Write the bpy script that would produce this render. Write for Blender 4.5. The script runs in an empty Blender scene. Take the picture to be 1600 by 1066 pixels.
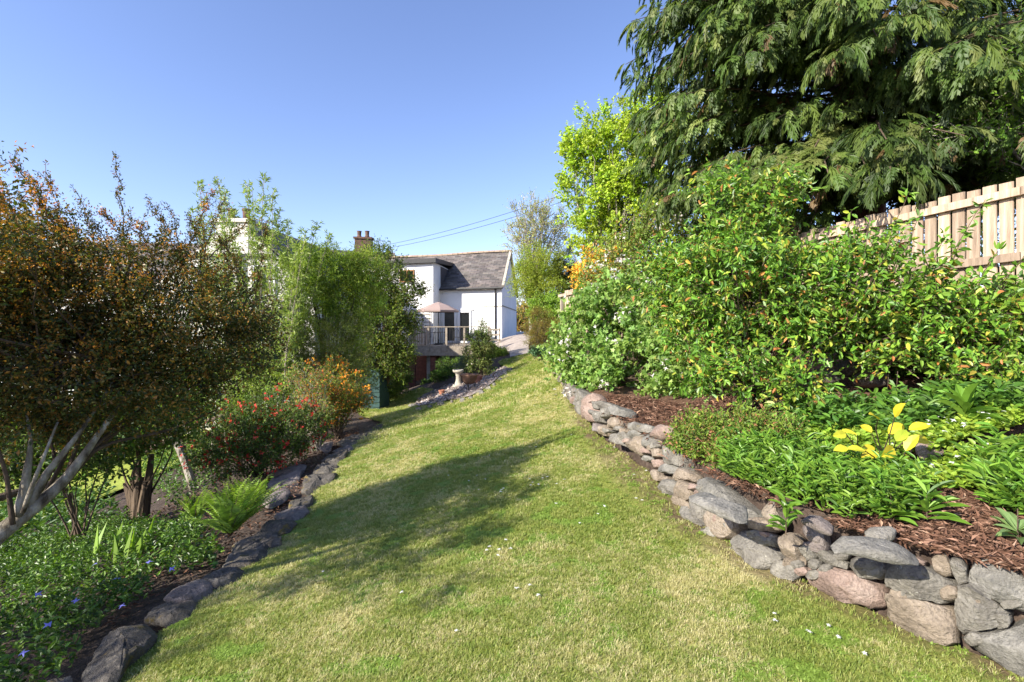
import bpy, math, random
import numpy as np
from mathutils import Vector, noise
from mathutils.geometry import delaunay_2d_cdt

# ------------------------------------------------------------------ camera, light, exposure
sc = bpy.context.scene
COL = sc.collection
FPX, HOR = 760.0, 510.0
cam = bpy.data.objects.new("camera", bpy.data.cameras.new("camera"))
COL.objects.link(cam); sc.camera = cam
cam.location = (0, 0, 0); cam.rotation_euler = (math.radians(90), 0, 0)
cam.data.sensor_width = 36.0; cam.data.lens = 36.0 * FPX / 1600.0
cam.data.shift_y = -(533 - HOR) / 1600.0
cam.data.clip_start = 0.05; cam.data.clip_end = 2000

EL = math.radians(31.5); AZ = Vector((0.79, 0.61, 0)).normalized()
SUND = Vector((AZ.x * math.cos(EL), AZ.y * math.cos(EL), -math.sin(EL)))
world = bpy.data.worlds.new("World"); sc.world = world; world.use_nodes = True
wn = world.node_tree.nodes; wl = world.node_tree.links
sky = wn.new("ShaderNodeTexSky"); sky.sky_type = 'NISHITA'; sky.sun_disc = False
sky.sun_elevation = EL; sky.sun_rotation = math.atan2(-AZ.x, -AZ.y)
sky.air_density = 1.0; sky.dust_density = 0.6; sky.ozone_density = 2.6; sky.altitude = 50
bg = wn["Background"]; bg.inputs[1].default_value = 0.128
hs = wn.new("ShaderNodeMix"); hs.data_type = 'RGBA'; hs.blend_type = 'MULTIPLY'; hs.inputs[0].default_value = 1.0
hs.inputs[7].default_value = (1.02, 0.95, 1.1, 1)
wl.new(sky.outputs[0], hs.inputs[6]); wl.new(hs.outputs[2], bg.inputs[0])
sun = bpy.data.objects.new("sun", bpy.data.lights.new("sun", 'SUN'))
COL.objects.link(sun); sun.data.energy = 5.0; sun.data.angle = math.radians(0.53)
sun.data.color = (1.0, 0.93, 0.82); sun.rotation_euler = SUND.to_track_quat('-Z', 'Y').to_euler()
sun.location = (-20, -20, 30)
sc.view_settings.view_transform = 'Standard'; sc.view_settings.look = 'None'
sc.view_settings.gamma = 1.0; sc.view_settings.exposure = 1.03
sc.view_settings.use_curve_mapping = False
sc.cycles.max_bounces = 8; sc.cycles.transparent_max_bounces = 8

rng = np.random.default_rng(7); random.seed(7)
A = np.array
def P(px, py, D): return A([(px - 800) / FPX * D, D, (HOR - py) / FPX * D])
def nrm(v): return v / np.maximum(np.linalg.norm(v, axis=-1, keepdims=True), 1e-9)

# ------------------------------------------------------------------ materials
def newmat(name):
    m = bpy.data.materials.new(name); m.use_nodes = True
    nt = m.node_tree; return m, nt, nt.nodes["Principled BSDF"]
def N(nt, t, **kw):
    n = nt.nodes.new(t)
    for k, v in kw.items(): setattr(n, k, v)
    return n
def ramp(nt, src, stops):
    r = N(nt, "ShaderNodeValToRGB"); e = r.color_ramp.elements
    while len(e) < len(stops): e.new(0.5)
    for i, (p, c) in enumerate(stops):
        e[i].position = p; e[i].color = (c[0], c[1], c[2], 1)
    nt.links.new(src, r.inputs[0]); return r.outputs[0]
def tex(nt, scale, detail=6, rough=0.6, kind="ShaderNodeTexNoise", coord="Object", stretch=None, dist=0):
    tc = N(nt, "ShaderNodeTexCoord"); n = N(nt, kind)
    src = tc.outputs[coord]
    if stretch:
        mp = N(nt, "ShaderNodeMapping"); mp.inputs['Scale'].default_value = stretch
        nt.links.new(src, mp.inputs[0]); src = mp.outputs[0]
    nt.links.new(src, n.inputs['Vector'])
    n.inputs['Scale'].default_value = scale
    if kind == "ShaderNodeTexNoise":
        n.inputs['Detail'].default_value = detail; n.inputs['Roughness'].default_value = rough
        n.inputs['Distortion'].default_value = dist
    return n.outputs[0]
def bump(nt, b, h, strength=0.5, dist=0.02):
    n = N(nt, "ShaderNodeBump"); n.inputs['Strength'].default_value = strength
    n.inputs['Distance'].default_value = dist
    nt.links.new(h, n.inputs['Height']); nt.links.new(n.outputs[0], b.inputs['Normal'])
def mixc(nt, f, a, b, typ='MIX'):
    m = N(nt, "ShaderNodeMix", data_type='RGBA', blend_type=typ)
    for i, v in ((0, f), (6, a), (7, b)):
        if isinstance(v, (int, float)): m.inputs[i].default_value = v
        elif isinstance(v, tuple): m.inputs[i].default_value = (*v, 1)
        else: nt.links.new(v, m.inputs[i])
    return m.outputs[2]

def noisemat(name, stops, scale=8, rough=0.85, bs=0.4, bd=0.02, bscale=None, stretch=None, spec=0.3, var=0.0, detail=8):
    m, nt, b = newmat(name)
    c = ramp(nt, tex(nt, scale, detail, stretch=stretch), stops)
    if var:
        oi = N(nt, "ShaderNodeObjectInfo")
        mr = N(nt, "ShaderNodeMapRange"); mr.inputs[3].default_value = 1 - var; mr.inputs[4].default_value = 1 + var
        nt.links.new(oi.outputs['Random'], mr.inputs[0])
        c = mixc(nt, 1.0, c, mr.outputs[0], 'MULTIPLY')
    nt.links.new(c, b.inputs['Base Color']); b.inputs['Roughness'].default_value = rough
    b.inputs['Specular IOR Level'].default_value = spec
    bump(nt, b, tex(nt, bscale or scale * 3, 8, stretch=stretch), bs, bd)
    return m

def leafmat(name, rough=0.5, trans=0.35, spec=0.35, tcol=(1.25, 1.3, 0.45)):
    m, nt, b = newmat(name)
    at = N(nt, "ShaderNodeAttribute", attribute_name="tint")
    nt.links.new(at.outputs['Color'], b.inputs['Base Color'])
    b.inputs['Roughness'].default_value = rough; b.inputs['Specular IOR Level'].default_value = spec
    tr = N(nt, "ShaderNodeBsdfTranslucent")
    c = mixc(nt, 1.0, at.outputs['Color'], tcol, 'MULTIPLY')
    nt.links.new(c, tr.inputs['Color'])
    ms = N(nt, "ShaderNodeMixShader"); ms.inputs[0].default_value = trans
    nt.links.new(b.outputs[0], ms.inputs[1]); nt.links.new(tr.outputs[0], ms.inputs[2])
    nt.links.new(ms.outputs[0], nt.nodes["Material Output"].inputs[0])
    return m
M = {}
M['leaf'] = leafmat("leaf_matte")
M['gloss'] = leafmat("leaf_glossy", rough=0.42, trans=0.28, spec=0.45)
M['petal'] = leafmat("petal", rough=0.6, trans=0.3, tcol=(1.1, 1.0, 0.9))
M['bark'] = noisemat("bark_grey", [(0.34, (0.07, 0.055, 0.04)), (0.46, (0.22, 0.19, 0.14)), (0.56, (0.34, 0.31, 0.25)), (0.68, (0.46, 0.43, 0.37))], 14, bs=1.0, bd=0.02, stretch=(1, 1, 0.5), bscale=30)
M['barkd'] = noisemat("bark_brown", [(0.3, (0.045, 0.032, 0.022)), (0.7, (0.16, 0.115, 0.075))], 12, bs=0.8, stretch=(1, 1, 0.3))
M['barkr'] = noisemat("bark_red", [(0.3, (0.07, 0.035, 0.022)), (0.7, (0.27, 0.14, 0.09))], 9, bs=1.0, bd=0.03, stretch=(1, 1, 0.15))
M['soil'] = noisemat("soil", [(0.3, (0.035, 0.024, 0.017)), (0.55, (0.085, 0.06, 0.045)), (0.75, (0.16, 0.12, 0.09))], 14, bs=1.0, bd=0.03)
M['mulch'] = noisemat("bark_mulch", [(0.3, (0.05, 0.028, 0.018)), (0.5, (0.15, 0.08, 0.05)), (0.72, (0.30, 0.18, 0.12))], 30, bs=1.0, bd=0.03)
M['chip'] = leafmat("bark_chip", rough=0.9, trans=0.0, spec=0.1)
M['render'] = noisemat("white_render", [(0.3, (0.70, 0.695, 0.67)), (0.7, (0.80, 0.795, 0.77))], 1.2, rough=0.9, bs=0.25, bscale=30, bd=0.01)
M['cream'] = noisemat("cream_render", [(0.3, (0.50, 0.48, 0.42)), (0.7, (0.66, 0.63, 0.56))], 2.2, rough=0.9, bs=0.3, bscale=25, bd=0.01)
M['white'] = noisemat("white_paint", [(0.3, (0.74, 0.75, 0.76)), (0.7, (0.80, 0.80, 0.80))], 3, rough=0.4, bs=0.05)
M['wood'] = noisemat("fence_wood", [(0.3, (0.17, 0.125, 0.09)), (0.42, (0.32, 0.235, 0.165)), (0.58, (0.44, 0.335, 0.24)), (0.75, (0.52, 0.42, 0.32))], 6, rough=0.85, bs=0.8, bd=0.008, stretch=(4, 4, 0.3), bscale=25, var=0.3)
M['greywood'] = noisemat("weathered_wood", [(0.3, (0.20, 0.165, 0.125)), (0.7, (0.42, 0.36, 0.28))], 6, rough=0.85, bs=0.5, bd=0.006, var=0.15)
M['brick'] = noisemat("red_brick", [(0.3, (0.12, 0.05, 0.035)), (0.7, (0.24, 0.095, 0.065))], 8, bs=0.4, var=0.12)
M['darkmetal'] = noisemat("dark_metal", [(0.3, (0.02, 0.02, 0.02)), (0.7, (0.04, 0.038, 0.035))], 10, rough=0.5, bs=0.1)
M['rust'] = noisemat("rusty_iron", [(0.3, (0.10, 0.055, 0.035)), (0.7, (0.24, 0.14, 0.095))], 10, rough=0.8, bs=0.3)
M['concrete'] = noisemat("cast_stone", [(0.3, (0.33, 0.30, 0.24)), (0.7, (0.50, 0.46, 0.38))], 9, bs=0.4)
M['gravel'] = noisemat("gravel_base", [(0.3, (0.18, 0.15, 0.13)), (0.7, (0.38, 0.32, 0.28))], 40, bs=1, bd=0.02)
M['path'] = noisemat("concrete_path", [(0.3, (0.25, 0.21, 0.18)), (0.7, (0.40, 0.345, 0.30))], 2.5, bs=0.4, bscale=30)
M['terracotta'] = noisemat("terracotta", [(0.3, (0.30, 0.12, 0.07)), (0.7, (0.42, 0.19, 0.12))], 8, bs=0.2)
M['greenbox'] = noisemat("green_plastic", [(0.3, (0.022, 0.055, 0.05)), (0.7, (0.035, 0.075, 0.07))], 5, rough=0.45, bs=0.1)
M['canvas'] = noisemat("parasol_canvas", [(0.3, (0.30, 0.22, 0.19)), (0.7, (0.36, 0.27, 0.24))], 20, rough=0.9, bs=0.2)
M['brownwood'] = noisemat("brown_window_wood", [(0.3, (0.22, 0.10, 0.04)), (0.7, (0.34, 0.17, 0.07))], 6, bs=0.1)
M['skin'] = noisemat("skin", [(0.3, (0.55, 0.33, 0.25)), (0.7, (0.62, 0.39, 0.30))], 8, rough=0.55, bs=0.05)
M['navy'] = noisemat("navy_cloth", [(0.3, (0.012, 0.018, 0.05)), (0.7, (0.02, 0.03, 0.075))], 12, bs=0.3)
M['jeans'] = noisemat("pale_denim", [(0.3, (0.18, 0.28, 0.45)), (0.7, (0.28, 0.40, 0.58))], 12, bs=0.3)
M['hair'] = noisemat("auburn_hair", [(0.3, (0.14, 0.035, 0.025)), (0.7, (0.24, 0.07, 0.05))], 20, bs=0.5)

M['ridge'] = noisemat("ridge_tile", [(0.3, (0.24, 0.17, 0.12)), (0.7, (0.40, 0.32, 0.24))], 4, bs=0.4)
M['oldbrick'] = noisemat("old_brick", [(0.3, (0.07, 0.045, 0.035)), (0.7, (0.17, 0.10, 0.07))], 6, bs=0.4)
def glassmat():
    m, nt, b = newmat("window_glass")
    b.inputs['Base Color'].default_value = (0.012, 0.014, 0.015, 1); b.inputs['Roughness'].default_value = 0.05
    b.inputs['Specular IOR Level'].default_value = 0.9
    return m
M['glass'] = glassmat()

def slatemat(name, c1, c2, scale):
    m, nt, b = newmat(name)
    at = N(nt, "ShaderNodeAttribute", attribute_name="tint")
    n = tex(nt, 2.5, 6); n2 = tex(nt, 25, 4)
    c = ramp(nt, n, [(0.3, c1), (0.7, c2)])
    c = mixc(nt, 1.0, c, at.outputs['Color'], 'MULTIPLY')
    c2_ = ramp(nt, tex(nt, 7, 8, 0.7), [(0.62, (0, 0, 0)), (0.72, (1, 1, 1))])
    c = mixc(nt, c2_, c, (0.22, 0.20, 0.16))
    nt.links.new(c, b.inputs['Base Color']); b.inputs['Roughness'].default_value = 0.75
    bump(nt, b, n2, 0.5, 0.02); return m
M['slate'] = slatemat("roof_slate", (0.085, 0.075, 0.07), (0.155, 0.135, 0.122), 1)

def stonemat(name, stops, scale=6, moss=0.5, lich=0.6):
    m, nt, b = newmat(name)
    oi = N(nt, "ShaderNodeObjectInfo")
    tc = N(nt, "ShaderNodeTexCoord")
    def nz(s, d, r=0.6, dist=0.0, st=None):
        n = N(nt, "ShaderNodeTexNoise", noise_dimensions='4D')
        src = tc.outputs['Object']
        if st:
            mp = N(nt, "ShaderNodeMapping"); mp.inputs['Scale'].default_value = st
            mp.inputs['Rotation'].default_value = (0.2, 0.35, 0.4)
            nt.links.new(src, mp.inputs[0]); src = mp.outputs[0]
        nt.links.new(src, n.inputs['Vector'])
        nt.links.new(oi.outputs['Random'], n.inputs['W'])
        n.inputs['Scale'].default_value = s; n.inputs['Detail'].default_value = d
        n.inputs['Roughness'].default_value = r; n.inputs['Distortion'].default_value = dist
        return n.outputs[0]
    c = ramp(nt, nz(scale, 10, 0.65, 0.6), stops)
    # dark flecks and pale lichen spots, orange-green moss from above
    fl = ramp(nt, nz(70, 4), [(0.35, (0.74, 0.74, 0.73)), (0.5, (1, 1, 1)), (0.7, (1.18, 1.18, 1.15))])
    c = mixc(nt, 1.0, c, fl, 'MULTIPLY')
    li = ramp(nt, nz(13, 8, 0.75, 0.3), [(lich, (0, 0, 0)), (lich + 0.05, (1, 1, 1))])
    c = mixc(nt, li, c, (0.50, 0.48, 0.40))
    mo = ramp(nt, nz(7, 8, 0.7), [(moss, (0, 0, 0)), (moss + 0.1, (1, 1, 1))])
    mcol = ramp(nt, nz(20, 4), [(0.4, (0.10, 0.09, 0.02)), (0.6, (0.22, 0.15, 0.04))])
    c = mixc(nt, mo, c, mcol)
    nt.links.new(c, b.inputs['Base Color']); b.inputs['Roughness'].default_value = 0.85
    b.inputs['Specular IOR Level'].default_value = 0.25
    h = N(nt, "ShaderNodeMath", operation='ADD')
    nt.links.new(nz(16, 10, 0.7, 0.5, (1, 1, 2.5)), h.inputs[0]); nt.links.new(nz(60, 6), h.inputs[1])
    bump(nt, b, h.outputs[0], 1.0, 0.022)
    return m
M['st_grey'] = stonemat("stone_grey", [(0.3, (0.11, 0.10, 0.085)), (0.5, (0.21, 0.195, 0.165)), (0.7, (0.33, 0.31, 0.265))], moss=0.63, lich=0.62)
M['st_tan'] = stonemat("stone_tan", [(0.3, (0.155, 0.125, 0.09)), (0.5, (0.27, 0.22, 0.165)), (0.7, (0.37, 0.31, 0.25))], moss=0.64, lich=0.66)
M['st_pink'] = stonemat("stone_pink", [(0.3, (0.18, 0.13, 0.105)), (0.5, (0.30, 0.22, 0.18)), (0.7, (0.38, 0.30, 0.25))], moss=0.66, lich=0.64)
M['st_slate'] = stonemat("stone_slate", [(0.3, (0.13, 0.125, 0.108)), (0.5, (0.21, 0.20, 0.175)), (0.7, (0.31, 0.295, 0.26))], scale=9, moss=0.68, lich=0.66)
M['st_purple'] = stonemat("stone_purple", [(0.3, (0.12, 0.10, 0.09)), (0.5, (0.19, 0.16, 0.145)), (0.7, (0.28, 0.245, 0.22))], moss=0.68, lich=0.7)
M['st_dark'] = stonemat("stone_dark_slate", [(0.3, (0.05, 0.044, 0.038)), (0.5, (0.105, 0.094, 0.08)), (0.7, (0.20, 0.18, 0.15))], scale=8, moss=0.54, lich=0.66)

def lawnmat():
    m, nt, b = newmat("lawn_turf")
    at = N(nt, "ShaderNodeAttribute", attribute_name="tint")
    c = mixc(nt, ramp(nt, tex(nt, 60, 4, 0.7), [(0.35, (0, 0, 0)), (0.65, (1, 1, 1))]), (0.55, 0.6, 0.5), (1.25, 1.22, 1.15))
    c = mixc(nt, 1.0, at.outputs['Color'], c, 'MULTIPLY')
    nt.links.new(c, b.inputs['Base Color']); b.inputs['Roughness'].default_value = 0.9
    b.inputs['Specular IOR Level'].default_value = 0.15
    bump(nt, b, tex(nt, 90, 5, 0.7), 0.9, 0.02); return m
M['lawn'] = lawnmat()

# ------------------------------------------------------------------ mesh helpers
BASE = {}
def mesh_from(name, V, Fs, cols=None, smooth=False):
    """V (n,3); Fs list of int arrays (m,k)."""
    me = bpy.data.meshes.new(name)
    V = np.asarray(V, dtype=np.float32)
    me.vertices.add(len(V)); me.vertices.foreach_set("co", V.ravel())
    Fs = [np.asarray(f, dtype=np.int32) for f in Fs if len(f)]
    if Fs:
        loops = np.concatenate([f.ravel() for f in Fs])
        tot = np.concatenate([np.full(len(f), f.shape[1], dtype=np.int32) for f in Fs])
        st = np.concatenate([[0], np.cumsum(tot)[:-1]]).astype(np.int32)
        me.loops.add(len(loops)); me.loops.foreach_set("vertex_index", loops)
        me.polygons.add(len(tot)); me.polygons.foreach_set("loop_start", st)
        me.polygons.foreach_set("loop_total", tot)
        me.polygons.foreach_set("use_smooth", np.full(len(tot), smooth))
    if cols is not None:
        a = me.attributes.new("tint", 'FLOAT_COLOR', 'POINT')
        c = np.ones((len(V), 4), dtype=np.float32); c[:, :3] = cols
        a.data.foreach_set("color", c.ravel())
    me.update(); return me
def root_base(o):
    while o.parent: o = o.parent
    return BASE.get(o.name, np.zeros(3))
def link(name, me, mat, parent=None, kind=None, label=None):
    if mat is not None and not me.materials: me.materials.append(mat)
    o = bpy.data.objects.new(name, me); COL.objects.link(o)
    if parent: o.parent = parent
    if kind: o["kind"] = kind
    if label: o["label"] = label
    return o
def obj(name, V, Fs, mat, parent=None, cols=None, smooth=False, kind=None, label=None):
    V = np.asarray(V, dtype=float)
    if parent is not None: V = V - root_base(parent)
    return link(name, mesh_from(name, V, Fs, cols, smooth), mat, parent, kind, label)
def thing(name, label, cat, loc, group=None):
    o = bpy.data.objects.new(name, None); COL.objects.link(o)
    o.location = tuple(float(v) for v in loc); o.empty_display_size = 0.2
    o["label"] = label; o["category"] = cat
    if group: o["group"] = group
    BASE[o.name] = A(o.location); return o
def tag(o, label, cat, group=None, kind=None):
    o["label"] = label; o["category"] = cat
    if group: o["group"] = group
    if kind: o["kind"] = kind
    return o

class MB:
    def __init__(s): s.V = []; s.T = []; s.Q = []; s.n = 0; s.C = []
    def add(s, V, T=None, Q=None, c=None):
        V = np.asarray(V, dtype=float).reshape(-1, 3)
        if T is not None and len(T): s.T.append(np.asarray(T) + s.n)
        if Q is not None and len(Q): s.Q.append(np.asarray(Q) + s.n)
        s.V.append(V); s.n += len(V)
        s.C.append(np.tile(A(c if c is not None else (1, 1, 1), dtype=float), (len(V), 1)) if (c is None or np.ndim(c) == 1) else c)
        return s
    def out(s, name, mat, parent=None, smooth=False, kind=None, label=None):
        Fs = []
        if s.T: Fs.append(np.concatenate(s.T))
        if s.Q: Fs.append(np.concatenate(s.Q))
        return obj(name, np.concatenate(s.V), Fs, mat, parent, np.concatenate(s.C), smooth, kind, label)
    def prism(s, pts, z0, z1, c=None):
        """pts plan polygon; z0,z1 scalars or lists."""
        n = len(pts); z0 = np.broadcast_to(z0, n); z1 = np.broadcast_to(z1, n)
        V = [(p[0], p[1], z) for p, z in zip(pts, z0)] + [(p[0], p[1], z) for p, z in zip(pts, z1)]
        Q = [(i, (i + 1) % n, n + (i + 1) % n, n + i) for i in range(n)]
        T = [(0, i + 1, i) for i in range(1, n - 1)] + [(n, n + i, n + i + 1) for i in range(1, n - 1)]
        return s.add(V, T, Q, c)
    def beam(s, a, b, w, h, up=(0, 0, 1), c=None):
        a = A(a, dtype=float); b = A(b, dtype=float); d = nrm(b - a); u = A(up, dtype=float)
        sd = np.cross(d, u)
        if np.linalg.norm(sd) < 1e-3: sd = np.cross(d, A([1.0, 0, 0]))
        sd = nrm(sd); u = nrm(np.cross(sd, d))
        V = []
        for p in (a, b):
            for i, j in ((-1, -1), (1, -1), (1, 1), (-1, 1)): V.append(p + sd * w / 2 * i + u * h / 2 * j)
        Q = [(0, 1, 2, 3), (7, 6, 5, 4), (0, 4, 5, 1), (1, 5, 6, 2), (2, 6, 7, 3), (3, 7, 4, 0)]
        return s.add(V, None, Q, c)
    def tube(s, pts, rad, sides=8, c=None, cap=True, rough=0.0):
        pts = np.asarray(pts, dtype=float); n = len(pts); rad = np.broadcast_to(rad, n)
        d = np.gradient(pts, axis=0); d = nrm(d)
        ref = A([0.0, 0, 1]) if abs(d[0][2]) < 0.9 else A([1.0, 0, 0])
        V = []
        for i in range(n):
            a = nrm(np.cross(d[i], ref)); b = np.cross(d[i], a)
            for k in range(sides):
                t = 2 * math.pi * k / sides
                r = rad[i] * (1 + (rough * noise.noise(Vector((k * 1.7, i * 0.45, pts[0][0] * 3))) if rough else 0))
                V.append(pts[i] + (a * math.cos(t) + b * math.sin(t)) * r)
        Q = [(i * sides + k, i * sides + (k + 1) % sides, (i + 1) * sides + (k + 1) % sides, (i + 1) * sides + k) for i in range(n - 1) for k in range(sides)]
        T = []
        if cap:
            T += [(0, k + 1, k) for k in range(1, sides - 1)]
            o = (n - 1) * sides; T += [(o, o + k, o + k + 1) for k in range(1, sides - 1)]
        return s.add(V, T, Q, c)
    def lathe(s, prof, loc, seg=20, c=None):
        V = []; n = len(prof)
        for r, z in prof:
            for k in range(seg):
                t = 2 * math.pi * k / seg; V.append((loc[0] + r * math.cos(t), loc[1] + r * math.sin(t), loc[2] + z))
        Q = [(i * seg + k, i * seg + (k + 1) % seg, (i + 1) * seg + (k + 1) % seg, (i + 1) * seg + k) for i in range(n - 1) for k in range(seg)]
        return s.add(V, None, Q, c)

def inpoly(x, y, poly):
    x = np.asarray(x); y = np.asarray(y); r = np.zeros(x.shape, bool); n = len(poly)
    for i in range(n):
        x1, y1 = poly[i][:2]; x2, y2 = poly[(i + 1) % n][:2]
        if y1 == y2: continue
        c = ((y1 > y) != (y2 > y)) & (x < (x2 - x1) * (y - y1) / (y2 - y1) + x1)
        r ^= c
    return r

# ------------------------------------------------------------------ terrain
CP = [(800,1066,2.12),(180,1050,2.46),(340,900,3.6),(430,790,5.43),(540,690,9.7),(600,660,12.7),(640,607,25.9),(560,640,16.4),
      (650,632,17.1),(790,583,16.2),(815,556,19.0),(700,620,15.2),(860,565,14.5),(900,640,7.6),(925,680,6.0),(1030,760,4.26),
      (1100,830,3.37),(1200,895,2.86),(1380,975,2.42),(1600,1066,2.05),(700,760,5.2),(600,850,3.84),(800,700,6.4),(750,640,10.5),
      (940,860,3.2),(880,760,4.55),(620,612,26.5),(690,600,24.0),(745,563,20.0),(800,548,23.0),(784,529,30.0),(825,520,40.0),
      (880,600,9.5),(250,730,13.8),(20,800,11.0),(460,640,17.0),(120,700,17.5),(300,760,8.6),(200,830,5.9),(60,930,3.6),(350,690,12.5),(560,620,20.0)]
cp = [P(*c) for c in CP]
cp += [A(v) for v in [(-20,18,-4.4),(-20,35,-4.6),(-12,30,-4.4),(-40,10,-5),(-40,-20,-4.5),(-60,60,-5),(0,-6,-1.5),(-6,-5,-2.8),(-5,1,-2.4),(-3.4,1.6,-2.0),
       (5,-6,-1.3),(30,-20,-1),(60,60,-0.5),(12,45,-0.6),(0,60,-1.0),(0,120,-2.0),(30,20,-0.9),(10,25,-0.9),(6,12,-1.1),(6,6,-1.4),(5,2,-1.5),(-3,32,-2.2),(-6,31,-3.3),(-10,34,-3.6)]]
cp = A(cp); _E = 1.2
def _ker(r2): return np.sqrt(r2 + _E * _E)
_n = len(cp); _K = _ker(((cp[:, None, :2] - cp[None, :, :2]) ** 2).sum(-1)) ; _K[np.arange(_n), np.arange(_n)] -= 0.12
_Pm = np.c_[np.ones(_n), cp[:, :2]]
_S = np.linalg.solve(np.block([[_K, _Pm], [_Pm.T, np.zeros((3, 3))]]), np.r_[cp[:, 2], 0, 0, 0])
def G(x, y):
    x = np.atleast_1d(np.asarray(x, float)); y = np.atleast_1d(np.asarray(y, float)); sh = x.shape
    X = x.ravel(); Y = y.ravel()
    out = np.empty(len(X))
    for i in range(0, len(X), 20000):
        xx = X[i:i + 20000]; yy = Y[i:i + 20000]
        k = _ker((xx[:, None] - cp[:, 0]) ** 2 + (yy[:, None] - cp[:, 1]) ** 2)
        out[i:i + 20000] = k @ _S[:_n] + _S[_n] + _S[_n + 1] * xx + _S[_n + 2] * yy
    return np.clip(out, -5.2, 1.0).reshape(sh)
def g1(x, y): return float(G(x, y)[0])
# raised bed behind the dry stone wall
WL = A([(2.9,1.1),(2.5,1.6),(2.16,2.05),(1.85,2.42),(1.5,2.86),(1.33,3.37),(1.29,4.26),(0.99,6.0),(1.0,7.6),(1.02,9.5),(1.2,13.0),(1.45,16.0)])
WT = A([-1.10,-1.09,-1.06,-1.05,-1.05,-1.05,-1.03,-1.0,-0.99,-0.98,-0.98,-0.98])
def wx(y): return np.interp(y, WL[:, 1], WL[:, 0])
def Bz(x, y):
    x = np.atleast_1d(np.asarray(x, float)); y = np.atleast_1d(np.asarray(y, float))
    d = np.maximum(x - wx(y), 0)
    if True:
        d = d * np.where(y < 3.5, 0.72, 1.0)
    z = np.interp(y, WL[:, 1], WT) + 0.02 * d + np.maximum(d - 1.2, 0) * 0.22
    far = np.clip((y - 11) / 6, 0, 1)
    z = z * (1 - far) + (G(x, y) + 0.12 + np.maximum(d - 1.0, 0) * 0.15) * far
    z = np.minimum(z, 0.7)
    return z + 0.025 * np.sin(x * 3.1) * np.cos(y * 2.7)
def b1(x, y): return float(Bz(x, y)[0])

def hit(px, py, fn=G, off=0.0):
    d = A([(px - 800) / FPX, 1.0, (HOR - py) / FPX])
    t = np.concatenate([np.arange(1.0, 12, 0.01), np.arange(12, 60, 0.05)])
    z = fn(d[0] * t, t) + off
    k = np.argmax(d[2] * t < z)
    if not (d[2] * t < z).any(): k = len(t) - 1
    return d * t[k]

def sheet(name, poly, fn, sp, off, mat, kind="structure", tint=None, smooth=True):
    pts = []
    n = len(poly)
    for i in range(n):
        a = A(poly[i][:2], dtype=float); b = A(poly[(i + 1) % n][:2], dtype=float)
        m = max(1, int(np.linalg.norm(b - a) / sp))
        for k in range(m): pts.append(a + (b - a) * k / m)
    nb = len(pts); bp = A(pts)
    xs = np.arange(bp[:, 0].min(), bp[:, 0].max(), sp); ys = np.arange(bp[:, 1].min(), bp[:, 1].max(), sp)
    gx, gy = np.meshgrid(xs, ys); gx = gx.ravel() + rng.uniform(-.15, .15, gx.size) * sp; gy = gy.ravel() + rng.uniform(-.15, .15, gy.size) * sp
    ok = inpoly(gx, gy, [tuple(p) for p in bp]); gx = gx[ok]; gy = gy[ok]
    if len(gx):
        dmin = np.min([np.min((gx[:, None] - bp[i:i + 50, 0]) ** 2 + (gy[:, None] - bp[i:i + 50, 1]) ** 2, axis=1) for i in range(0, nb, 50)], axis=0)
        ok = dmin > (0.4 * sp) ** 2; gx = gx[ok]; gy = gy[ok]
    allp = [Vector(p) for p in bp] + [Vector((a, b)) for a, b in zip(gx, gy)]
    vo, eo, fo, *_ = delaunay_2d_cdt(allp, [(i, (i + 1) % nb) for i in range(nb)], [], 1, 1e-5)
    V2 = A([tuple(v) for v in vo]); z = fn(V2[:, 0], V2[:, 1]) + off
    V = np.c_[V2, z]
    T = [f for f in fo if len(f) == 3]
    cols = tint(V) if tint else None
    return obj(name, V, [A(T)], mat, None, cols, smooth, kind)

# ground to the horizon
def grid(name, xs, ys, fn, off, mat, kind="structure"):
    gx, gy = np.meshgrid(xs, ys); z = fn(gx, gy) + off
    V = np.c_[gx.ravel(), gy.ravel(), z.ravel()]; nx = len(xs); ny = len(ys)
    i, j = np.meshgrid(np.arange(nx - 1), np.arange(ny - 1)); a = (j * nx + i).ravel()
    return obj(name, V, [np.c_[a, a + 1, a + nx + 1, a + nx]], mat, None, None, True, kind)
xs = np.unique(np.concatenate([np.array([-600, -300, -150, -90, -60, -45]), np.arange(-35, 14, 0.35), [16, 20, 30, 60, 120, 300, 600]]))
ys = np.unique(np.concatenate([[-200, -60, -30, -15, -8], np.arange(-5, 42, 0.35), [45, 50, 60, 80, 120, 200, 400, 900]]))
M['field'] = noisemat("rough_grass_ground", [(0.3, (0.05, 0.075, 0.02)), (0.55, (0.09, 0.12, 0.035)), (0.75, (0.13, 0.13, 0.06))], 3, bs=0.8)
grid("ground", xs, ys, G, -0.07, M['soil'])

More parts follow.
